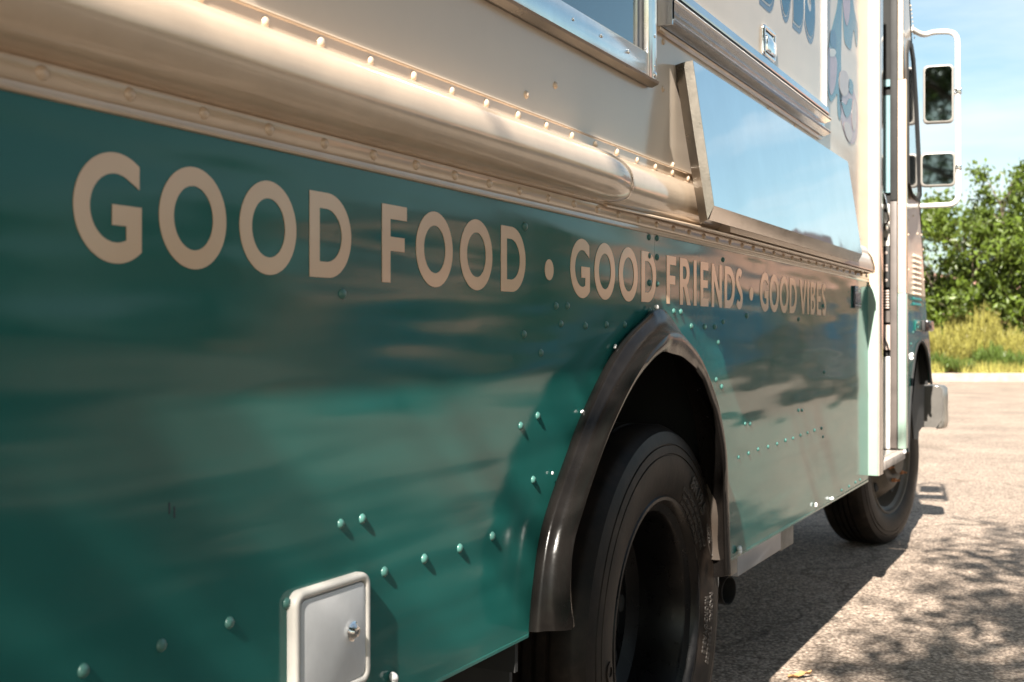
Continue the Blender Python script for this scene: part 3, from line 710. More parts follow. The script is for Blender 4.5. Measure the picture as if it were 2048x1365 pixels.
# --- fuel hatch: white rounded frame, door, key lock
def rrect(y0, z0, y1, z1, r, n=6):
    out = []
    for cy, cz, a0 in ((y1-r, z1-r, 0), (y0+r, z1-r, math.pi/2), (y0+r, z0+r, math.pi), (y1-r, z0+r, 1.5*math.pi)):
        for k in range(n+1):
            a = a0+math.pi/2*k/n; out.append((cy+r*math.cos(a), cz+r*math.sin(a)))
    return out
hy0, hy1, hz1, hz0 = Yp(592, .013), Yp(743, .013), P(743, 1141, .013).z, P(743, 1141, .013).z-.142
def ring_tube(name, outer, x0, x1, wdt, mat, parent, r=0.02):
    bm = bmesh.new(); (y0, z0, y1, z1) = outer
    rings = []
    for ins, x in ((0, x0), (0, x1-.004), (.0015, x1-.001), (.004, x1), (wdt-.004, x1), (wdt-.001, x1-.0015), (wdt, x1-.004), (wdt, x0)):
        rings.append([bm.verts.new((x, a, b)) for a, b in rrect(y0+ins, z0+ins, y1-ins, z1-ins, max(.004, r-ins), 7)])
    n = len(rings[0])
    for A, B in zip(rings, rings[1:]):
        for k in range(n): bm.faces.new((A[k], A[(k+1) % n], B[(k+1) % n], B[k]))
    return bmobj(name, bm, mat, parent, auto=R(50))
HT = empty('fuel_hatch', (0, 0, 0), T)
ring_tube('hatch_frame', (hy0, hz0, hy1, hz1), 0.0, 0.013, 0.0108, M['offwhite'], HT, 0.018)
prism('hatch_door', rrect(hy0+.0118, hz0+.0118, hy1-.0118, hz1-.0118, .010), 0.002, 0.0112, M['white'], HT, bev=0.0012, auto=R(40))
box('hatch_gasket', (0.0005, hy0+.010, hz0+.010), (0.004, hy1-.010, hz1-.010), M['rubber_dull'], HT)
lk = P(705, 1263, .013)
lo = lathe('hatch_lock', [(0, .010), (.0035, .0098), (.0065, .009), (.0085, .0065), (.0105, .004), (.0125, .003), (.0125, 0)], M['chrome'], HT, 28); lo.location = (0.0112, lk.y, lk.z)
box('key_slot', (.0211, lk.y-.0006, lk.z-.003), (.0216, lk.y+.0006, lk.z+.003), M['black'], HT)
# two short scratches
for dx in (338, 348):
    p0 = P(dx, 1013+(dx-338)*.8); box('scratch', (0.0, p0.y-.0008, p0.z-.008), (0.0006, p0.y+.0008, p0.z+.004), M['plate'], T)

# --- rubber fender flare
flA = [P(*p) for p in archA]
lipB = [(1153, 1252), (1146, 1183), (1149, 1095), (1168, 1021), (1195, 940), (1229.5, 850), (1270, 768), (1303, 726), (1328, 706)]
lip_far = [(1340, 704), (1353, 706), (1364, 710), (1376, 717), (1392, 730), (1402, 746), (1411, 764), (1424, 798), (1436, 830), (1449, 900), (1452, 980), (1455, 1060), (1457, 1150)]
st = []
for i, (a, b) in enumerate(zip(archA, lipB)):
    A = P(*a); B = P(b[0], b[1], .082)
    st.append((A, B, 0.075))
for i, (a, b) in enumerate(zip(crown_far, lip_far)):
    xo = cf(i, a); t = (i+1)/6
    xc = max(0.012, 0.05) ; C = P(a[0], a[1], max(.008, xo)); A = Vector((0, C.y, C.z))
    xb = .080-.028*min(1, t*.8)
    B = P(b[0], b[1], xb)
    st.append((A, B, xb))
cen = Vector((0, Yp(1327), .42))
bm = bmesh.new(); rows = []
def catmull(P0, P1, P2, P3, t):
    return 0.5*((2*P1)+(-P0+P2)*t+(2*P0-5*P1+4*P2-P3)*t*t+(-P0+3*P1-3*P2+P3)*t**3)
dense = []
for i in range(len(st)-1):
    g = lambda k: st[max(0, min(len(st)-1, k))]
    for q in range(4):
        t = q/4
        dense.append((catmull(g(i-1)[0], g(i)[0], g(i+1)[0], g(i+2)[0], t), catmull(g(i-1)[1], g(i)[1], g(i+1)[1], g(i+2)[1], t)))
dense.append(st[-1][:2])
for i, (A, B) in enumerate(dense):
    u = i/(len(dense)-1)
    out = (A-cen); out.x = 0; out = out.normalized() if out.length else Vector((0, 0, 1))
    wv = 0.0015*math.sin(i*.45)+0.002*math.sin(i*0.21+1)
    A2 = A+out*0.004; A2.x = 0.0015
    row = []
    # flange against the wall, outward shoulder, crown, inward roll, lip
    prof = [(0.0, 0.0, -0.006), (0.03, 0.06, 0.010), (0.10, 0.26, 0.016), (0.17, 0.34, 0.012), (0.25, 0.40, 0.003), (0.36, 0.62, 0.000), (0.50, 0.84, 0.004), (0.66, 0.97, 0.010), (0.82, 1.0, 0.010), (0.94, 0.99, 0.004), (1.0, 0.96, -0.002), (0.99, 0.90, -0.004), (0.80, 0.80, -0.010), (0.40, 0.60, -0.008), (0.02, 0.0, -0.012), (0.02, -0.45, -0.010)]
    for (f, g_, o_) in prof:
        p = A2.lerp(B, f); p.x = A2.x+(B.x-A2.x)*g_
        p = p+out*(o_+wv*(g_))
        row.append(bm.verts.new(p))
    rows.append(row)
for A, B in zip(rows, rows[1:]):
    for k in range(len(A)-1): bm.faces.new((A[k], B[k], B[k+1], A[k+1]))
bm.faces.new(rows[0]); bm.faces.new(rows[-1])
for f in list(bm.faces):
    if len(f.verts) > 4: bmesh.ops.triangulate(bm, faces=[f])
bmobj('fender_flare', bm, M['rubber'], T, auto=R(60))
# narrow steel liner strip hanging inside the front edge of the arch
yl = A_pts[-1].y
M['liner'] = simple('dirty_brown_liner', (0.020, 0.012, 0.0065), 0.7, vary=0.5, vs_=7, bumps=[(9, 5, (1, 1, .4), 0.8, 0.004)])
bm = bmesh.new(); rows = []
for k in range(11):
    z = .515+k*.026; dy = .004*math.sin(k*1.1)
    rows.append([bm.verts.new((x, yl+dd+dy, z)) for x, dd in ((0.040, -.020), (0.036, -.028), (0.026, -.024), (0.014, -.029), (0.002, -.026), (-.008, -.032), (-.02, -.020))])
for A, B in zip(rows, rows[1:]):
    for k in range(6): bm.faces.new((A[k], B[k], B[k+1], A[k+1]))
bmobj('arch_liner', bm, M['liner'], T, smooth=True)

# --- wheels
def text_ring(txt, r, ang0, size, x, parent, mat, depth=0.0012, squeeze=1.0):
    cu = bpy.data.curves.new('t', 'FONT'); cu.body = txt; cu.size = size; cu.extrude = depth; cu.offset = 0.0006; cu.resolution_u = 2
    o = bpy.data.objects.new('t', cu); col.objects.link(o); dg = bpy.context.evaluated_depsgraph_get()
    me = bpy.data.meshes.new_from_object(o.evaluated_get(dg)); bpy.data.objects.remove(o); bpy.data.curves.remove(cu)
    me.name = 'sidewall_lettering'; me.materials.clear(); me.materials.append(mat)
    for v in me.vertices:
        u, h, d = v.co; a = ang0-u*squeeze/r; rr = r+h
        v.co = (x(rr)+d, rr*math.cos(a), rr*math.sin(a))
    return link('sidewall_lettering', me, parent)
RT, RR = 0.430, 0.268
def side_x(r):                       # outer sidewall bulge
    t = (r-RR)/(RT-RR); return -0.004+0.020*math.sin(math.pi*min(1, max(0, t)))**0.7
def make_wheel(name='wheel', wdt=0.215):
    Wd = empty(name, (0, 0, 0), T)
    prof = [(RR-.012, -.020)]
    for k in range(0, 15):
        r = RR+(RT-.016-RR)*k/14; prof.append((r, side_x(r)))
    # two mould ridges on the upper sidewall
    ins = []
    for r, x in prof:
        ins.append((r, x))
    for rr in (0.3655, 0.386):
        ins += [(rr-.0022, side_x(rr-.0022)), (rr-.0012, side_x(rr)-.0028), (rr+.0012, side_x(rr)-.0028), (rr+.0022, side_x(rr+.0022))]
    ins = [ins[0]]+sorted(ins[1:], key=lambda v: v[0])
    prof = ins+[(RT-.010, -.004), (RT-.004, -.013), (RT, -.022)]
    for g in (0.25, 0.42, 0.58, 0.75):
        xg = -.022-(wdt-.04)*g
        prof += [(RT, xg+.006), (RT-.011, xg+.004), (RT-.011, xg-.004), (RT, xg-.006)]
    prof += [(RT, -wdt+.02), (RT-.012, -wdt+.006), ((RT+RR)/2, -wdt-.01), (RR, -wdt+.01), (RR-.01, -wdt+.02)]
    lathe('tyre', prof, M['tyre'], Wd, 120, ang=R(28))
    return Wd
def studs(Wd, n, rr, x, mat, ln=.02, rad=.009):
    for k in range(n):
        a = 2*math.pi*k/n+.3
        b = lathe('lug_nut', [(0, ln), (rad*.5, ln), (rad*.5, ln*.6), (rad, ln*.55), (rad, 0)], mat, Wd, 6, ang=R(20)); b.location = (x, rr*math.cos(a), rr*math.sin(a))
rear_y, rear_z = Yp(1329), RT-.003
W1 = make_wheel(); W1.location = (-.012, rear_y, rear_z)
# deep-dish rim of the outer dual
lathe('rim', [(RR+.006, -.008), (RR+.009, -.001), (RR+.005, .004), (RR-.002, .004), (RR-.006, -.002), (RR-.010, -.014), (RR-.026, -.022), (RR-.030, -.030), (RR-.034, -.10), (RR-.040, -.130),
              (RR-.075, -.150), (.12, -.152), (.105, -.140), (.095, -.150), (0, -.150)], M['rim'], W1, 96, ang=R(28))
lathe('hub', [(0, -.105), (.035, -.106), (.045, -.112), (.050, -.122), (.052, -.150)], M['rim'], W1, 40)
studs(W1, 8, .088, -.15, M['rim'], .025, .012)
for k in range(8):
    a = 2*math.pi*k/8
    h_ = lathe('hand_hole', [(0, .0012), (.019, .0012), (.021, .0002), (.021, 0)], M['black'], W1, 20); h_.location = (-.1515, .165*math.cos(a), .165*math.sin(a))
tube('valve_stem', [(-.10, .212*math.cos(2.2), .212*math.sin(2.2)), (-.045, .222*math.cos(2.2), .222*math.sin(2.2))], .0045, M['alu'], W1, 8)
text_ring('8R19.5', 0.323, R(60), 0.042, side_x, W1, M['relief'], .0034, 1.05)
text_ring('MAX LOAD SINGLE 1450 KG AT 760 KPA COLD', 0.304, R(66), 0.0105, side_x, W1, M['relief'], .0018)
text_ring('TREAD 5 PLIES STEEL  SIDEWALL 1 PLY STEEL', 0.290, R(64), 0.0100, side_x, W1, M['relief'], .0018)
text_ring('LOAD RANGE E  120/116L  DUAL 1360 KG', 0.278, R(62), 0.0085, side_x, W1, M['relief'], .0018)
text_ring('RADIAL  TUBELESS', 0.318, R(2), 0.020, side_x, W1, M['relief'], .0022)
text_ring('REGROOVABLE', 0.296, R(1), 0.019, side_x, W1, M['relief'], .0022)
text_ring('000', 0.305, R(203), 0.055, side_x, W1, M['tyre'], .0030, 1.5)
# oval badge outlines moulded on the sidewall
def oval_ring(a_mid, r_mid, ra, rr_, parent):
    bm = bmesh.new(); pts = []
    for k in range(33):
        t = 2*math.pi*k/32; a = a_mid+ra*math.cos(t)/r_mid; r = r_mid+rr_*math.sin(t)
        pts.append(Vector((side_x(r)+.0006, r*math.cos(a), r*math.sin(a))))
    add_tube(bm, pts, .0011, 6); return bmobj('oval_badge', bm, M['relief'], parent, smooth=True)
oval_ring(R(24), .340, .045, .011, W1)
text_ring('RADIAL', 0.335, R(30), 0.013, side_x, W1, M['relief'], .0018)
# white patch on the tyre shoulder
bm = bmesh.new(); rows = []
for k in range(9):
    a = R(11-k*1.15); wd = .011*math.sin(math.pi*min(1, (k+1.2)/9.5))**.5
    rows.append([bm.verts.new((side_x(r)+.0022, r*math.cos(a), r*math.sin(a))) for r in (.386-wd*.6, .386, .386+wd*.7)])
for A, B in zip(rows, rows[1:]):
    for k in range(2): bm.faces.new((A[k], B[k], B[k+1], A[k+1]))
bmobj('white_patch', bm, M['white_paint'], W1, smooth=True)
W2 = make_wheel(); W2.location = (-.262, rear_y, rear_z)
W3 = make_wheel(); W3.location = (-.165, 6.40, rear_z); W3.rotation_euler = (0, 0, R(-11))
lathe('rim', [(RR+.006, -.006), (RR+.009, .001), (RR+.004, .006), (RR-.004, .004), (RR-.010, -.010), (RR-.026, -.020), (RR-.032, -.060), (RR-.045, -.085), (.20, -.060), (.15, .004), (.13, .018), (.085, .022), (.075, .018), (.07, .045), (.0, .048)],
      simple('dusty_rim', (0.07, 0.055, 0.04), 0.5, vary=0.4, vs_=9), W3, 72, ang=R(28))
studs(W3, 6, .105, .018, M['rust'], .040, .011)
for k in range(5):
    a = 2*math.pi*k/5+.2
    h_ = lathe('hand_hole', [(0, .010), (.024, .008), (.026, 0)], M['black'], W3, 20); h_.location = (-.030, .178*math.cos(a), .178*math.sin(a)); h_.rotation_euler = (0, 0, 0)
W4 = make_wheel(); W4.location = (-2.15, rear_y, rear_z); W4.rotation_euler = (0, 0, math.pi)
W5 = make_wheel(); W5.location = (-2.0, 6.40, rear_z); W5.rotation_euler = (0, 0, math.pi-R(11))

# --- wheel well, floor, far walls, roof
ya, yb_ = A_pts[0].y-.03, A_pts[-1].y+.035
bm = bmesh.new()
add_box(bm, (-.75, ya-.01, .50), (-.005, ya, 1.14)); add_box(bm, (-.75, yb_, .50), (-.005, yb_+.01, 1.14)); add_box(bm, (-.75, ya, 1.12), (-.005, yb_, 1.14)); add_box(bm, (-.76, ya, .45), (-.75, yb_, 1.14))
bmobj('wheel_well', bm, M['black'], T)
box('floor', (-2.28, YB, .60), (-.006, ya-.012, .66), M['under'], T)
box('floor', (-2.28, yb_+.012, .60), (-.006, 4.80, .66), M['under'], T)
box('far_wall', (-2.32, YB, .50), (-2.28, 6.3, 3.0), M['cream_rub'], T)
box('rear_wall', (-2.28, YB, .50), (-.005, YB+.04, 3.0), M['cream_rub'], T)
box('roof', (-2.34, YB-.01, 3.0), (.012, 6.0, 3.05), M['white_paint'], T, bev=.01)
for x in (-.62, -1.66): box('frame_rail', (x-.04, YB, .42), (x+.04, 6.6, .60), M['under'], T)
tube('axle', [(-.35, rear_y, .42), (-2.0, rear_y, .42)], .06, M['under'], T)
tube('axle', [(-.35, 6.40, .40), (-1.9, 6.40, .40)], .04, M['under'], T)
box('fuel_tank', (-.55, -.2, .33), (-.16, 1.05, .58), M['under'], T, bev=.03)
box('mud_flap', (-.45, Yp(1030)+.04, .22), (-.03, Yp(1030)+.05, .58), M['rubber_dull'], T)
# grey box and timber end under the front sheet
y0, y1, y2 = Yp(1476, -.02), Yp(1562, -.02), Yp(1588, -.02)
box('battery_box', (-.34, y0, .418), (-.020, y1, .484), M['grey_wash'], T, bev=.002)
box('bracket', (-.30, y1+.006, .412), (-.022, y2, .484), M['wood'], T, bev=.001)
box('bracket', (-.30, y0-.06, .430), (-.021, y0-.004, .484), M['wood'], T, bev=.001)
ep = P(1458, 1182, -.05)
bm = bmesh.new()
EX = Vector((-.07, ep.y-.02, ep.z))
lt = lathe('exhaust_pipe', [(.0, -.02), (.034, -.02), (.0345, .338), (.0355, .342), (.0372, .342), (.038, .338), (.038, 0), (.038, -.4), (.0, -.4)][1:], M['grey_wash2'], T, 40); lt.location = (-.05-.332, ep.y+.081, ep.z)
lt.rotation_euler = (0, 0, R(-13.7))

# --- serving window
fx = .020
wf = empty('serving_window', (0, 0, 0), T)
fy1, fy0, fz0, fz1 = 2.377, 0.93, 1.570, 2.28
def frame_bar(name, a, b): return box(name, a, b, M['alu'], wf, bev=.0015)
frame_bar('frame_bar', (.0005, fy0, fz0), (fx, fy1-.05, fz0+.049)); frame_bar('frame_bar', (.0005, fy1-.049, fz0-.001), (fx+.001, fy1, fz1))
frame_bar('frame_bar', (.0005, fy0, fz1-.05), (fx, fy1-.05, fz1)); frame_bar('frame_bar', (.0005, fy0-.05, fz0), (fx+.001, fy0-.001, fz1))
extrude_y('window_drip', [(.0005, fz0-.010), (.010, fz0-.012), (.024, fz0-.006), (.026, fz0-.001), (.022, fz0-.0005), (.0005, fz0-.0005)], [fy0, fy1+.002], M['brushed'], wf)
box('glass_pane', (-.004, fy0+.01, fz0+.052), (.004, fy1-.052, fz1-.052), M['glass'], wf)
box('gasket', (.003, fy1-.056, fz0+.050), (.0085, fy1-.0495, fz1-.05), M['rubber_dull'], wf)
box('gasket', (.003, fy0, fz0+.0495), (.0085, fy1-.056, fz0+.0535), M['rubber_dull'], wf)
for y in (1.95, 2.08, 2.22): rivet(rv_s, (fx, y, fz0+.028), 1.0, 'screw')
for z in (1.60, 1.66): rivet(rv_s, (fx+.001, fy1-.012, z), 1.0, 'screw')
rivet(rv_s, (fx+.001, fy1-.012, fz0+.012), 1.8, 'screw')

# --- raised hatch door with aluminium sill
hp0, hp1 = Yp(1326, .01), Yp(1648, .012)
hd = empty('side_hatch', (0, 0, 0), T)
prism('hatch_panel', [(hp0, 1.80), (hp1-.006, 1.80), (hp1-.006, 2.75), (hp0, 2.75)], .0005, .012, M['cream'], hd)
box('hatch_edge', (.0005, hp1-.005, 1.748), (.022, hp1+.006, 2.76), M['white_paint'], hd, bev=.001)
extrude_y('hatch_sill', [(.0005, 1.700), (.012, 1.698), (.034, 1.706), (.036, 1.711), (.034, 1.714), (.016, 1.716), (.015, 1.740), (.036, 1.748), (.038, 1.752), (.036, 1.756), (.020, 1.760), (.020, 1.766), (.030, 1.768), (.031, 1.772), (.029, 1.790), (.022, 1.795), (.0125, 1.797)],
          [hp0-.004, hp1-.006], M['alu'], hd, ang=R(20))
extrude_y('sill_seal', [(.013, 1.7605), (.0285, 1.7600), (.0285, 1.7665), (.013, 1.7670)], [hp0, hp1-.008], M['rubber_dull'], hd)
extrude_y('sill_ledge', [(.0005, 1.688), (.006, 1.686), (.011, 1.6895), (.011, 1.6955), (.0005, 1.697)], [hp0-.02, hp1-.02], M['cream_rub'], hd)
for k in range(8):
    y = hp0+.12+k*.2; rivet(rv_s, (.0155, y, 1.728), 1.0, 'screw')
box('sill_end', (.0005, hp0-.010, 1.700), (.034, hp0-.005, 1.795), M['alu'], hd)
# paddle latch
la, lb = P(1523, 40, .012), P(1546, 115, .012); ly0, ly1, lz0, lz1 = la.y, lb.y, P(1533, 118, .012).z, P(1523, 38, .012).z-.012
LT = empty('paddle_latch', (0, 0, 0), T)
ring_tube('latch_frame', (ly0, lz0, ly1, lz1), .0122, .021, .012, M['chrome'], LT, .012)
box('latch_recess', (.0123, ly0+.008, lz0+.008), (.0135, ly1-.008, lz1-.008), M['black'], LT)
box('latch_handle', (.014, ly0+.014, lz0+.014), (.026, ly1-.014, lz0+(lz1-lz0)*.62), M['chrome'], LT, bev=.003)
box('latch_tongue', (.014, ly0+.016, lz0+(lz1-lz0)*.66), (.020, ly1-.018, lz0+(lz1-lz0)*.78), M['chrome'], LT, bev=.002)
# DOGS lettering: blue with a cream and a blue edge
def font_mesh(txt, size, off):
    cu = bpy.data.curves.new('f', 'FONT'); cu.body = txt; cu.size = size; cu.offset = off; cu.extrude = .0002; cu.resolution_u = 6
    o = bpy.data.objects.new('f', cu); col.objects.link(o); dg = bpy.context.evaluated_depsgraph_get()
    me = bpy.data.meshes.new_from_object(o.evaluated_get(dg)); bpy.data.objects.remove(o); bpy.data.curves.remove(cu); return me
for ch, a, b, zb in (('B', 1520, 1549, 1.957), ('O', 1557, 1582, 1.972), ('B', 1586, 1606, 1.978), ('S', 1609, 1629, 1.980)):
    y0, y1 = Yp(a, .012), Yp(b, .012)
    for off, mt, xo, dz, nm in ((.030, 'blue_shade', .0123, -.022, 'letter_shadow'), (.030, 'cream_print', .0128, -.006, 'letter_outline'), (.018, 'blue_print', .0134, 0, 'logo_letter')):
        me = font_mesh(ch, .42, off); me.materials.clear(); me.materials.append(M[mt])
        xs = [v.co.x for v in me.vertices]; ys_ = [v.co.y for v in me.vertices]; w0, w1 = min(xs), max(xs); h0 = min(ys_)
        ex = {'letter_shadow': .018, 'letter_outline': .012, 'logo_letter': 0}[nm]
        sx = (y1-y0+ex)/(w1-w0)
        for v in me.vertices: v.co = (v.co.x-w0)*sx-ex/2, (v.co.y-h0)*1.05, v.co.z
        o = link(nm, me, hd); o.matrix_local = Matrix.Translation((xo, y0, zb+dz)) @ SIDE
# mural: figure in a teal shirt holding a bun, printed on the wall beside the hatch
def print_shape(pts, x, mat):
    cu = [(Yp(a, x), P(a, b, x).z) for a, b in pts]
    me = curve_mesh('mural_shape', [[(a, b) for a, b in smooth_loop(cu)]], .0002); me.materials.clear(); me.materials.append(M[mat])
    o = link('mural_shape', me, T); o.matrix_local = Matrix.Translation((x, 0, 0)) @ SIDE
def smooth_loop(pts, n=5):
    out = []; m = len(pts); pv = [Vector(p) for p in pts]
    for i in range(m):
        for q in range(n): v = catmull(pv[(i-1) % m], pv[i], pv[(i+1) % m], pv[(i+2) % m], q/n); out.append((v.x, v.y))
    return out
print_shape([(1683, -40), (1673, 20), (1663, 60), (1657, 95), (1654, 140), (1655, 180), (1661, 204), (1668, 196), (1674, 190), (1675, 225), (1680, 240), (1684, 200), (1682, 120), (1683, 60)], .0008, 'teal_print')
print_shape([(1658, 95), (1655, 120), (1656, 165), (1662, 190), (1668, 180), (1672, 160), (1674, 125), (1668, 108)], .0014, 'pink_print')
print_shape([(1661, 100), (1660, 112), (1668, 113), (1672, 105), (1668, 98)], .0020, 'cream_print')
print_shape([(1662, 62), (1660, 80), (1664, 94), (1672, 96), (1673, 78), (1669, 60)], .0014, 'blue_print')
print_shape([(1684, -40), (1686, 30), (1688, 75), (1693, 92), (1702, 97), (1707, 60), (1713, 95), (1716, 60), (1708, 15), (1702, -40)], .0008, 'teal_print')
print_shape([(1686, -30), (1688, 25), (1694, 52), (1700, 20), (1698, -30)], .0014, 'pink_print')
print_shape([(1678, 150), (1680, 215), (1684, 250), (1694, 280), (1706, 288), (1714, 270), (1716, 225), (1710, 190), (1700, 165), (1690, 145)], .0008, 'pink_print')
print_shape([(1680, 148), (1679, 175), (1686, 192), (1695, 188), (1699, 165), (1694, 146), (1686, 141)], .0020, 'skin_print')
print_shape([(1684, 205), (1688, 225), (1694, 235), (1702, 222), (1704, 200), (1698, 198), (1692, 210)], .0020, 'teal_print')
print_shape([(1698, 160), (1697, 178), (1704, 190), (1707, 172), (1703, 160)], .0020, 'teal_print')
print_shape([(1688, 248), (1691, 268), (1699, 284), (1704, 270), (1700, 252), (1694, 244)], .0020, 'skin_print')
print_shape([(1706, 205), (1704, 240), (1707, 262), (1712, 250), (1713, 215), (1710, 200)], .0020, 'skin_print')

# --- fold-down stainless shelf, leaning against the belt
SH = empty('folding_shelf', (0, 0, 0), T)
ti, to_ = P(1345, 130, .004), P(1385, 121, .040); tfar = P(1696, 341, .040)
zt, zb = to_.z, P(1426, 411, .088).z
Y0, Y1 = to_.y, tfar.y
def SP(y, t, d):                    # t down the leaning face, d depth in from its surface
    x = .040+(.088-.040)*t; z = zt+(zb-zt)*t
    nx, nz = (zt-zb), (.088-.040); l = math.hypot(nx, nz); nx, nz = nx/l, nz/l
    return Vector((x-nx*d, y, z-nz*d))
def face_strip(name, pts, mat):
    return mesh(name, pts, [tuple(range(len(pts)))], mat, SH)
bm = bmesh.new()
ny, nt_ = 16, 6; g = [[bm.verts.new(SP(Y0+.001+(Y1-Y0-.002)*i/ny, j/nt_, 0)) for j in range(nt_+1)] for i in range(ny+1)]
for i in range(ny):
    for j in range(nt_): bm.faces.new((g[i][j], g[i+1][j], g[i+1][j+1], g[i][j+1]))
bmobj('shelf_top', bm, M['steel'], SH, smooth=True)
# side flange facing the rear: two flats meeting in a crease
def end_flat(name, d0, d1, y0, y1, mat):
    V = [SP(Y0+y0, 0, d0), SP(Y0+y1, 0, d1), SP(Y0+y1, .5, d1), SP(Y0+y0, .5, d0), SP(Y0+y0, 1.0+(.085 if d0 > .01 else .0), d0*.9), SP(Y0+y1, 1.0+(.105 if d1 > .03 else .085), d1*.9)]
    V += [v+Vector((0, .002, 0)) for v in V]
    return mesh(name, V, [(0, 1, 2, 3), (3, 2, 5, 4), (6, 7, 8, 9), (9, 8, 11, 10), (0, 6, 9, 3), (3, 9, 10, 4), (1, 7, 8, 2), (2, 8, 11, 5), (4, 5, 11, 10), (0, 1, 7, 6)], mat, SH)
end_flat('shelf_end', -.0005, .0195, 0, -.0035, M['brushed']); end_flat('shelf_end', .0195, .041, -.0035, .002, M['brushed'])
# bottom hem folded back under at an angle
e0, e1 = SP(Y0+.001, 1.0, 0), SP(Y1-.001, 1.0, 0)
h0, h1 = SP(Y0-.004, 1.09, .014), SP(Y1-.03, 1.09, .014); k0, k1 = SP(Y0, 1.05, .040), SP(Y1-.03, 1.05, .040)
hem = mesh('shelf_hem', [e0, e1, h1, h0, k1, k0], [(0, 1, 2, 3), (3, 2, 4, 5)], simple('stainless_hem', (.62, .58, .54), .12, 1.0, vary=.12, vs_=9, rvary=.05), SH)
mesh('shelf_back', [SP(Y0+.003, 0, .004), SP(Y1-.003, 0, .004), SP(Y1-.003, 1, .004), SP(Y0+.003, 1, .004)], [(3, 2, 1, 0)], M['brushed'], SH)
mesh('shelf_end', [SP(Y1, 0, 0), SP(Y1, 0, .035), SP(Y1, 1, .035), SP(Y1, 1, 0)], [(0, 1, 2, 3)], M['brushed'], SH)
box('shelf_hinge', (.0005, Y0+.02, zt-.012), (.038, Y1-.02, zt-.004), M['alu'], SH)

# --- door post
zsp = 1.243
for nm, z0, z1, mt in (('door_post', zsp, 3.0, M['cream_rub']), ('door_post', .507, zsp-.0005, M['sunlit_teal'])):
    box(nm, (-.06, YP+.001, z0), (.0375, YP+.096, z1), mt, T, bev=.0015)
box('post_edge', (.0377, YP+.006, .507), (.0415, YP+.092, 3.0), simple('post_side_wrap', (0.40, 0.34, 0.30), 0.16, vary=.05, coat=.5), T, bev=.001)
# rail end cap, a rounded corner that tucks round to the post
bm = bmesh.new(); rows = []
for k in range(9):
    a = math.pi/2*k/8
    rows.append([bm.verts.new((.004+(xx)*math.cos(a)*1.0, YR+.050*math.sin(a), zz)) for xx, zz in ((0.0, 1.3905), (.02, 1.376), (.04, 1.345), (.05, 1.310), (.05, 1.288), (.03, 1.284), (0, 1.284))])
for A, B in zip(rows, rows[1:]):
    for k in range(6): bm.faces.new((A[k], B[k], B[k+1], A[k+1]))
bmobj('rail_end', bm, M['cream_rub'], T, auto=R(40))
# identification plate
pa, pb = P(1708, 573, .008), P(1727, 616, .008)
PL = empty('maker_plate', (0, 0, 0), T); yA, yB2 = Yp(1710, .008), Yp(1723, .008)
box('plate', (.0005, yA, P(1716, 617, .008).z), (.008, yB2, P(1716, 573, .008).z), M['plate'], PL, bev=.001)
me = font_mesh('TRK', .052, .0010); me.materials.clear(); me.materials.append(M['plate_print'])
xs = [v.co.x for v in me.vertices]; sx = (yB2-yA-.016)/(max(xs)-min(xs))
for v in me.vertices: v.co.x = (v.co.x-min(xs))*sx
o = link('plate_lettering', me, PL); o.matrix_local = Matrix.Translation((.0084, yA+.008, P(1716, 605, .008).z)) @ SIDE
for zz in (P(1716, 611, .008).z, P(1716, 578, .008).z): box('plate_line', (.0081, yA+.008, zz-.0015), (.0085, yB2-.008, zz+.0015), M['plate_print'], PL)

# --- door opening
DO = 5.595
box('door_sill', (-.30, YP+.098, .509), (.030, DO, .545), simple('worn_step', (.40, .34, .30), .55, vary=.3, vs_=18, bumps=[(60, 4, (1, 1, 1), .6, .001)]), T, bev=.003)
box('step_tread', (-.28, YP+.12, .5452), (.0, DO-.05, .548), simple('step_tread_metal', (.55, .50, .45), .4, .6, vary=.3, vs_=30), T)
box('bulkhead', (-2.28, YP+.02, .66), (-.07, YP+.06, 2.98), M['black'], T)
box('cab_floor', (-2.28, YP+.085, .58), (-.31, 6.2, .62), M['under'], T)
box('dashboard', (-2.2, 5.9, .62), (-.10, 6.15, 1.55), M['under'], T, bev=.03)
jx = -.075
def jamb(name, x0, x1, ya_, yb, za, zb_, mat, bev=.0): return box(name, (x0, DO+ya_, za), (x1, DO+yb, zb_), mat, T, bev)
z_of = lambda py: CH+(676-py)/FPX*5.41
jamb('jamb_panel', -.16, -.034, .02, .06, .545, 2.9, M['black'])
dg = empty('sliding_door', (0, 0, 0), T)
def dpart(name, x0, x1, ya_, yb, za, zb_, mat, bev=0.0): return box(name, (x0, DO+ya_, za), (x1, DO+yb, zb_), mat, dg, bev)
dpart('door_glass', -.074, -.036, .006, .012, z_of(385), z_of(190), M['sky_painted_glass'])
dpart('door_glass', -.074, -.036, .006, .012, z_of(172), z_of(158), M['sky_painted_glass'])
dpart('latch_plate', -.070, -.038, .004, .018, z_of(492), z_of(408), M['offwhite'], .002)
for py in (420, 478):
    q = lathe('plate_hole', [(0, .001), (.009, .001), (.0092, 0)], M['black'], dg, 16); q.location = (-.054, DO+.0035, z_of(py)); q.rotation_euler = (0, 0, R(-90))
dpart('black_plate', -.070, -.038, .004, .018, z_of(575), z_of(493), M['rubber_dull'], .002)
for py, s_ in ((506, .8), (561, .8)): 
    q = lathe('plate_bolt', [(0, .004), (.006, .003), (.008, 0)], M['pink_trim'], dg, 14); q.location = (-.054, DO+.004, z_of(py)); q.rotation_euler = (0, 0, R(-90))
for py in (531, 537, 541): dpart('plate_badge', -.060, -.046, .001, .004, z_of(py)-.004, z_of(py)+.004, M['pink_trim'])
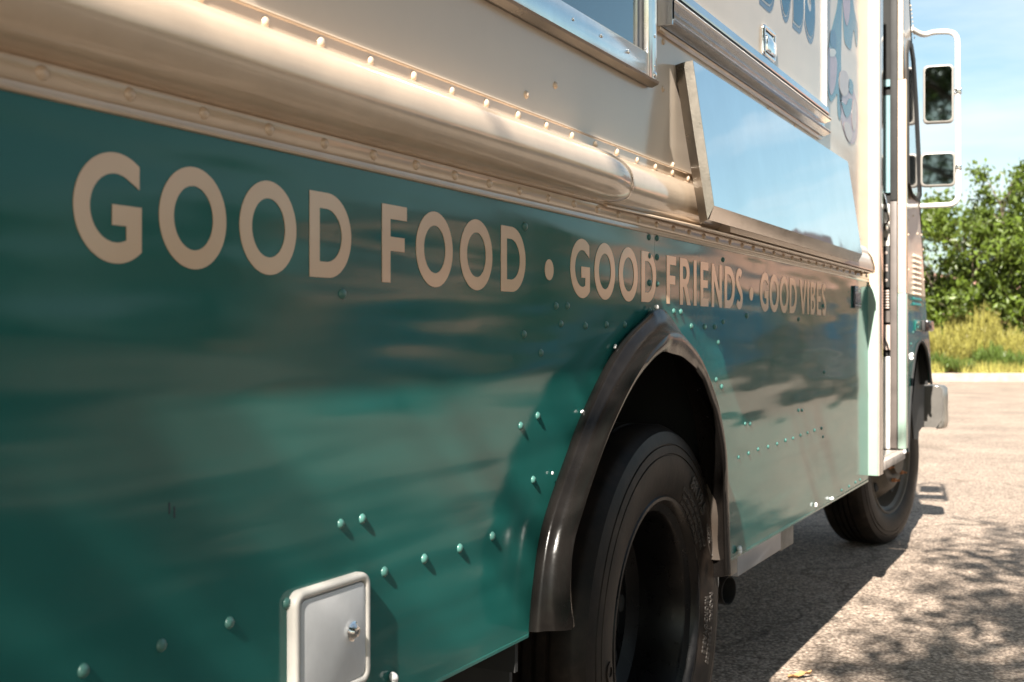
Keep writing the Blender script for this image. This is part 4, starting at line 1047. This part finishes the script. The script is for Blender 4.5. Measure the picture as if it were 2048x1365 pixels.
for k in range(7): dpart('vent_slat', -.068, -.040, .000, .008, z_of(582+k*5.6)-.004, z_of(582+k*5.6)+.003, M['pink_trim'], .001)
dpart('kick_plate', -.070, -.036, .004, .012, z_of(645), z_of(622), M['grey_trim'])
dpart('inner_panel', -.070, -.036, .004, .012, z_of(700), z_of(650), M['pink_trim'])
dpart('lower_panel', -.075, -.036, .002, .012, .549, z_of(714), M['white_paint'], .002)
bm = bmesh.new(); add_tube(bm, [Vector((-.066, DO-.004, z_of(676))), Vector((-.056, DO-.008, z_of(680))), Vector((-.046, DO-.008, z_of(688))), Vector((-.040, DO-.004, z_of(702)))], .0035, 8); bmobj('cable', bm, M['rubber_dull'], dg, smooth=True)
dpart('rubber_seal', -.033, -.003, -.012, .010, z_of(402), z_of(-20), M['rubber_dull'], .004)
dpart('door_edge', -.034, -.004, -.006, .012, .552, z_of(403), M['grey_trim'], .004)
# door handle: bent chrome pull and its cup
bm = bmesh.new(); add_tube(bm, [Vector((-.075, DO-.03, z_of(388))), Vector((-.062, DO-.05, z_of(385))), Vector((-.048, DO-.06, z_of(394))), Vector((-.036, DO-.06, z_of(425))), Vector((-.030, DO-.055, z_of(442))), Vector((-.045, DO-.04, z_of(450))), Vector((-.064, DO-.03, z_of(448)))], .0048, 8)
bmobj('door_handle', bm, M['chrome'], dg, smooth=True)
dpart('handle_cup', -.074, -.038, -.035, .0, z_of(462), z_of(447), M['chrome'], .004)

# --- front pillar, cowl and its fittings
for nm, z0, z1, mt in (('front_pillar', 1.240, 2.185, M['cream_rub']), ('front_pillar', .552, 1.2395, M['sunlit_teal'])):
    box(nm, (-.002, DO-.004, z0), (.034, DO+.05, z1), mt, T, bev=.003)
box('front_pillar', (-.002, DO+.0, 2.187), (.020, DO+.05, 3.0), M['cream_rub'], T, bev=.003)
def yend(z): 
    pts = [(0.60, 6.70), (.85, 6.68), (1.03, 6.60), (1.13, 6.50), (1.717, 6.22), (2.43, 5.96), (3.0, 5.80)]
    for (a, ya_), (b, yb) in zip(pts, pts[1:]):
        if z <= b: return ya_+(yb-ya_)*(z-a)/(b-a)
    return pts[-1][1]
FW = 6.37
arch_f = [P(a, b) for a, b in ((1815, 905), (1817, 850), (1820, 795), (1824, 750), (1829, 710), (1834, 690), (1840, 682), (1846, 686), (1851, 698), (1855, 715), (1859, 742), (1862, 768))]
def cowl(z0, z1, mat, holes):
    pts = [(DO+.05, z0)]; n = 8
    if holes:
        af = [(p.y, p.z) for p in arch_f]
        pts = [(DO+.05, af[0][1])]+af; z0 = af[-1][1]; pts.append((yend(z0), z0-.001))
    pts += [(yend(z0+(z1-z0)*k/n), z0+(z1-z0)*k/n) for k in range(1 if holes else 0, n+1)]
    pts.append((DO+.05, z1))
    prism('cowl_side', pts, -.004, 0.0, mat, T)
    bm = bmesh.new(); rows = []
    for k in range(9):
        z = z0+(z1-z0)*k/8; rows.append([bm.verts.new((-.11*(1-math.cos(a)), yend(z)+.10*math.sin(a), z)) for a in [math.pi/2*j/8 for j in range(9)]]+[bm.verts.new((-2.28, yend(z)+.12, z))])
    for A, B in zip(rows, rows[1:]):
        for k in range(9): bm.faces.new((A[k], A[k+1], B[k+1], B[k]))
    bmobj('nose_corner', bm, mat, T, auto=R(30))
cowl(1.2495, 3.0, M['cream'], False); cowl(.60, 1.249, M['teal'], True)
# thin black edging round the front arch, inner splash flaps and dark wheel well
tube('arch_edging', [p+Vector((.002, 0, 0)) for p in arch_f], .007, M['rubber_dull'], T, 6)
fl = [(1826, 735), (1834, 700), (1842, 692), (1848, 712), (1849, 780), (1848, 850), (1838, 864), (1837, 880), (1828, 878), (1822, 800)]
prism('splash_flap', [(P(a, b, -.05).y, P(a, b, -.05).z) for a, b in fl], -.058, -.05, M['rubber_dull'], T)
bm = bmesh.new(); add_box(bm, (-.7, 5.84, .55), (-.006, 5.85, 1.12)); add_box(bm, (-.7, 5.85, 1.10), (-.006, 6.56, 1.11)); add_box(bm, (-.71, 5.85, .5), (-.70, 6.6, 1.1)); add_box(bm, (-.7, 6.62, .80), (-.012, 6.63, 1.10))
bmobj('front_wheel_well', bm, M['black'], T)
# quarter window
qo = [(1813, 100), (1814, 200), (1814, 300), (1816, 372), (1824, 396), (1836, 405), (1841, 392), (1838, 300), (1833, 200), (1828, 120), (1823, 88), (1817, 80)]
qi = [(1815.5, 108), (1816.5, 200), (1817, 300), (1818.5, 366), (1825, 388), (1835, 397), (1838.2, 385), (1835, 300), (1830, 200), (1825.5, 125), (1821.5, 96), (1818, 90)]
pw = lambda L_, x: [(P(a, b, x).y, P(a, b, x).z) for a, b in L_]
prism('quarter_window_base', pw(qo, 0), .0005, .008, M['rubber_dull'], T, bev=.003)
gv = [P(a, b, .040-.030*max(0, (a-1815))/24) for a, b in qi]
mesh('quarter_window_glass', gv, [tuple(range(12))], simple('quarter_glass', (.02, .04, .06), .13, 0, spec=1, coat=1), T)
tube('quarter_window_seal', [P(a, b, .042-.030*max(0, (a-1815))/24) for a, b in qi+qi[:1]], .0045, M['rubber_dull'], T, 6)
# pressed louvres
bm = bmesh.new(); n = 8
for j in range(6):
    pass
def louvre_mesh(mat):
    bm = bmesh.new(); rows = []
    for j in range(5):
        b_ = j/4; rows.append([bm.verts.new((.016*math.sin(math.pi*k/8)*(math.cos(b_*math.pi/2)), -.032+.064*k/8, .020*b_-.004)) for k in range(9)])
    for A, B in zip(rows, rows[1:]):
        for k in range(8): bm.faces.new((A[k], A[k+1], B[k+1], B[k]))
    bm.faces.new(rows[0])
    bmesh.ops.recalc_face_normals(bm, faces=bm.faces)
    for f in bm.faces: f.smooth = True
    me = bpy.data.meshes.new('louvre'); bm.to_mesh(me); bm.free(); me.materials.append(mat); return me
lm, lm2 = louvre_mesh(M['cream_rub']), louvre_mesh(M['teal_plain'])
for r_ in range(10):
    for c_ in range(3):
        z = 1.430-r_*.0255; y = 6.045+c_*.085
        o = link('louvre', lm if z > 1.25 else lm2, T, (0.0005, y, z)); o.rotation_euler = (0, 0, 0)
# marker lamp on its plate
mz = P(1843, 652, 0).z; my0, my1 = Yp(1829, 0), Yp(1846, 0)
LM = empty('marker_lamp', (0, 0, 0), T)
box('lamp_plate', (.0005, my0, mz-.026), (.006, my1, mz+.026), M['teal_plain'], LM, bev=.002)
box('lamp_bezel', (.006, my1-.10, mz-.027), (.022, my1-.05, mz+.027), M['rubber_dull'], LM, bev=.004)
box('lamp_lens', (.006, my1-.05, mz-.027), (.036, my1+.14, mz+.027), M['amber'], LM, bev=.010)
for yy, zz in ((.03, .012), (.07, -.008)): rivet(rv_t, (.006, my0+yy, mz+zz), .8, 'screw').scale = (.8, .8, .8)
for p in [(1826, 665), (1822, 688), (1817, 440), (1826, 432), (1835, 468), (1843, 470), (1846, 500), (1817, 540), (1848, 560), (1817, 470)]: rivet(rv_c if p[1] < 588 else rv_t, P(*p), .9)
for k in range(9): rivet(rv_c, P(1821+k*.9, 12+k*8, 0), .9)
# bumper, wrapped round the corner
bm = bmesh.new(); rows = []
path = [(.012, 6.868), (.036, 6.885), (.048, 6.93), (.036, 7.00), (-.03, 7.05), (-.12, 7.08), (-1.1, 7.12), (-2.2, 7.05)]
for x, y in path:
    rows.append([bm.verts.new((x+dx, y, z)) for dx, z in ((-.012, .555), (.0, .565), (.006, .60), (.002, .66), (.004, .72), (.0, .775), (-.012, .785), (-.05, .788))])
for A, B in zip(rows, rows[1:]):
    for k in range(7): bm.faces.new((A[k], B[k], B[k+1], A[k+1]))
o = bmobj('front_bumper', bm, M['bumper'], T, smooth=True)
sm = o.modifiers.new('thick', 'SOLIDIFY'); sm.thickness = .012
be = [(-.42, .60), (-.36, .562), (.000, .562), (.028, .60), (.034, .66), (.030, .765), (.016, .782), (-.42, .775)]
mesh('bumper_end', [(x, 6.864, z) for x, z in be]+[(x, 6.874, z) for x, z in be], [tuple(range(8)), tuple(range(15, 7, -1))]+[(k, (k+1) % 8, 8+(k+1) % 8, 8+k) for k in range(8)], M['bumper_back'], T)

# --- mirrors
def bend(pts, r=.06, n=6):
    out = [Vector(pts[0])]
    for a, b, c in zip(pts, pts[1:], pts[2:]):
        a, b, c = Vector(a), Vector(b), Vector(c); p = b+(a-b).normalized()*r; q = b+(c-b).normalized()*r
        for k in range(n+1):
            t = k/n; out.append(p*(1-t)**2+b*2*t*(1-t)+q*t*t)
    out.append(Vector(pts[-1])); return out
MR = empty('door_mirror', (0, 0, 0), T)
my = 6.20
def MP(px, py, y=my):                # point of the mirror arm standing in the plane Y = y
    u = (px-1024)/FPX; q = (y*SN-u*y*CS)/(CS+u*SN); Zc = q*SN+y*CS
    return Vector((CX-q, y, CH+(676-py)/FPX*Zc))
tube('mirror_arm', bend([(-.004, 6.0, MP(1826, 78).z), MP(1846, 72, 6.08), MP(1868, 64), MP(1915, 64), MP(1917, 409), MP(1880, 411), (-.004, 6.24, MP(1843, 411).z)], .05), .0128, M['white_paint'], MR, 12)
def mirror_head(cx, cy, wpx, hpx, py0):
    mh = MP(cx, cy, my-.03); kx = wpx/FPX*5.9; kz = hpx/FPX*5.9
    a = rrect(-kx/2, -kz/2, kx/2, kz/2, .022, 5)
    bm = bmesh.new(); rings = []
    for ins, yy in ((.012, .05), (.0, .03), (0, 0), (.004, -.004), (.009, -.004), (.010, .002)):
        rings.append([bm.verts.new((x*(1-ins*2/kx), yy, z*(1-ins*2/kz))) for x, z in a])
    n = len(a)
    for A, B in zip(rings, rings[1:]):
        for k in range(n): bm.faces.new((A[k], A[(k+1) % n], B[(k+1) % n], B[k]))
    bm.faces.new(rings[0])
    o = bmobj('mirror_housing', bm, M['housing'], MR, auto=R(50)); o.location = mh; o.rotation_euler = (R(-1), 0, R(9))
    bm = bmesh.new(); bm.faces.new([bm.verts.new((x*(1-.019/kx), -.001+.0, z*(1-.019/kz))) for x, z in a])
    g_ = bmobj('mirror_glass', bm, M['mirror'], MR); g_.location = mh; g_.rotation_euler = (R(-1.5 if cy > 300 else 0), 0, R(9))
    tube('mirror_clamp', [mh+Vector((kx/2-.004, .01, 0)), MP(1916, cy)], .009, M['chrome'], MR, 8)
mirror_head(1877, 188, 58, 116, 0); mirror_head(1876, 339, 66, 68, 0)
for py in (183, 335):
    q = MP(1916, py); box('mirror_bracket', (q.x-.016, q.y-.016, q.z-.012), (q.x+.016, q.y+.016, q.z+.012), M['alu'], MR, bev=.003)

# --- blobs of clear sealant squeezed out at the arch and sheet corners
def blob(px, py, s_, x=.006):
    p = P(px, py, x); bm = bmesh.new(); rnd = random.Random(int(px*7+py))
    for _ in range(4):
        r = bmesh.ops.create_icosphere(bm, subdivisions=2, radius=s_*rnd.uniform(.35, .7))
        d = Vector((rnd.uniform(-.1, .3), rnd.uniform(-.7, .7), rnd.uniform(-.6, .7)))*s_
        for v in r['verts']: v.co = v.co*(1+.35*mn.noise(v.co*160+d*50))+d
    o = bmobj('sealant_blob', bm, M['seal'], T, smooth=True, loc=p); return o
blob(1311, 621, .0115, .012); blob(1479, 1101, .010); blob(1663, 998, .010); blob(1631, 1010, .008); blob(1822, 713, .020, .02); blob(1808, 905, .014, .03)
blob(790, 1360, .010); blob(1163, 824, .0045, .005); blob(1229, 693, .0045, .005); blob(1104, 947, .003, .004)
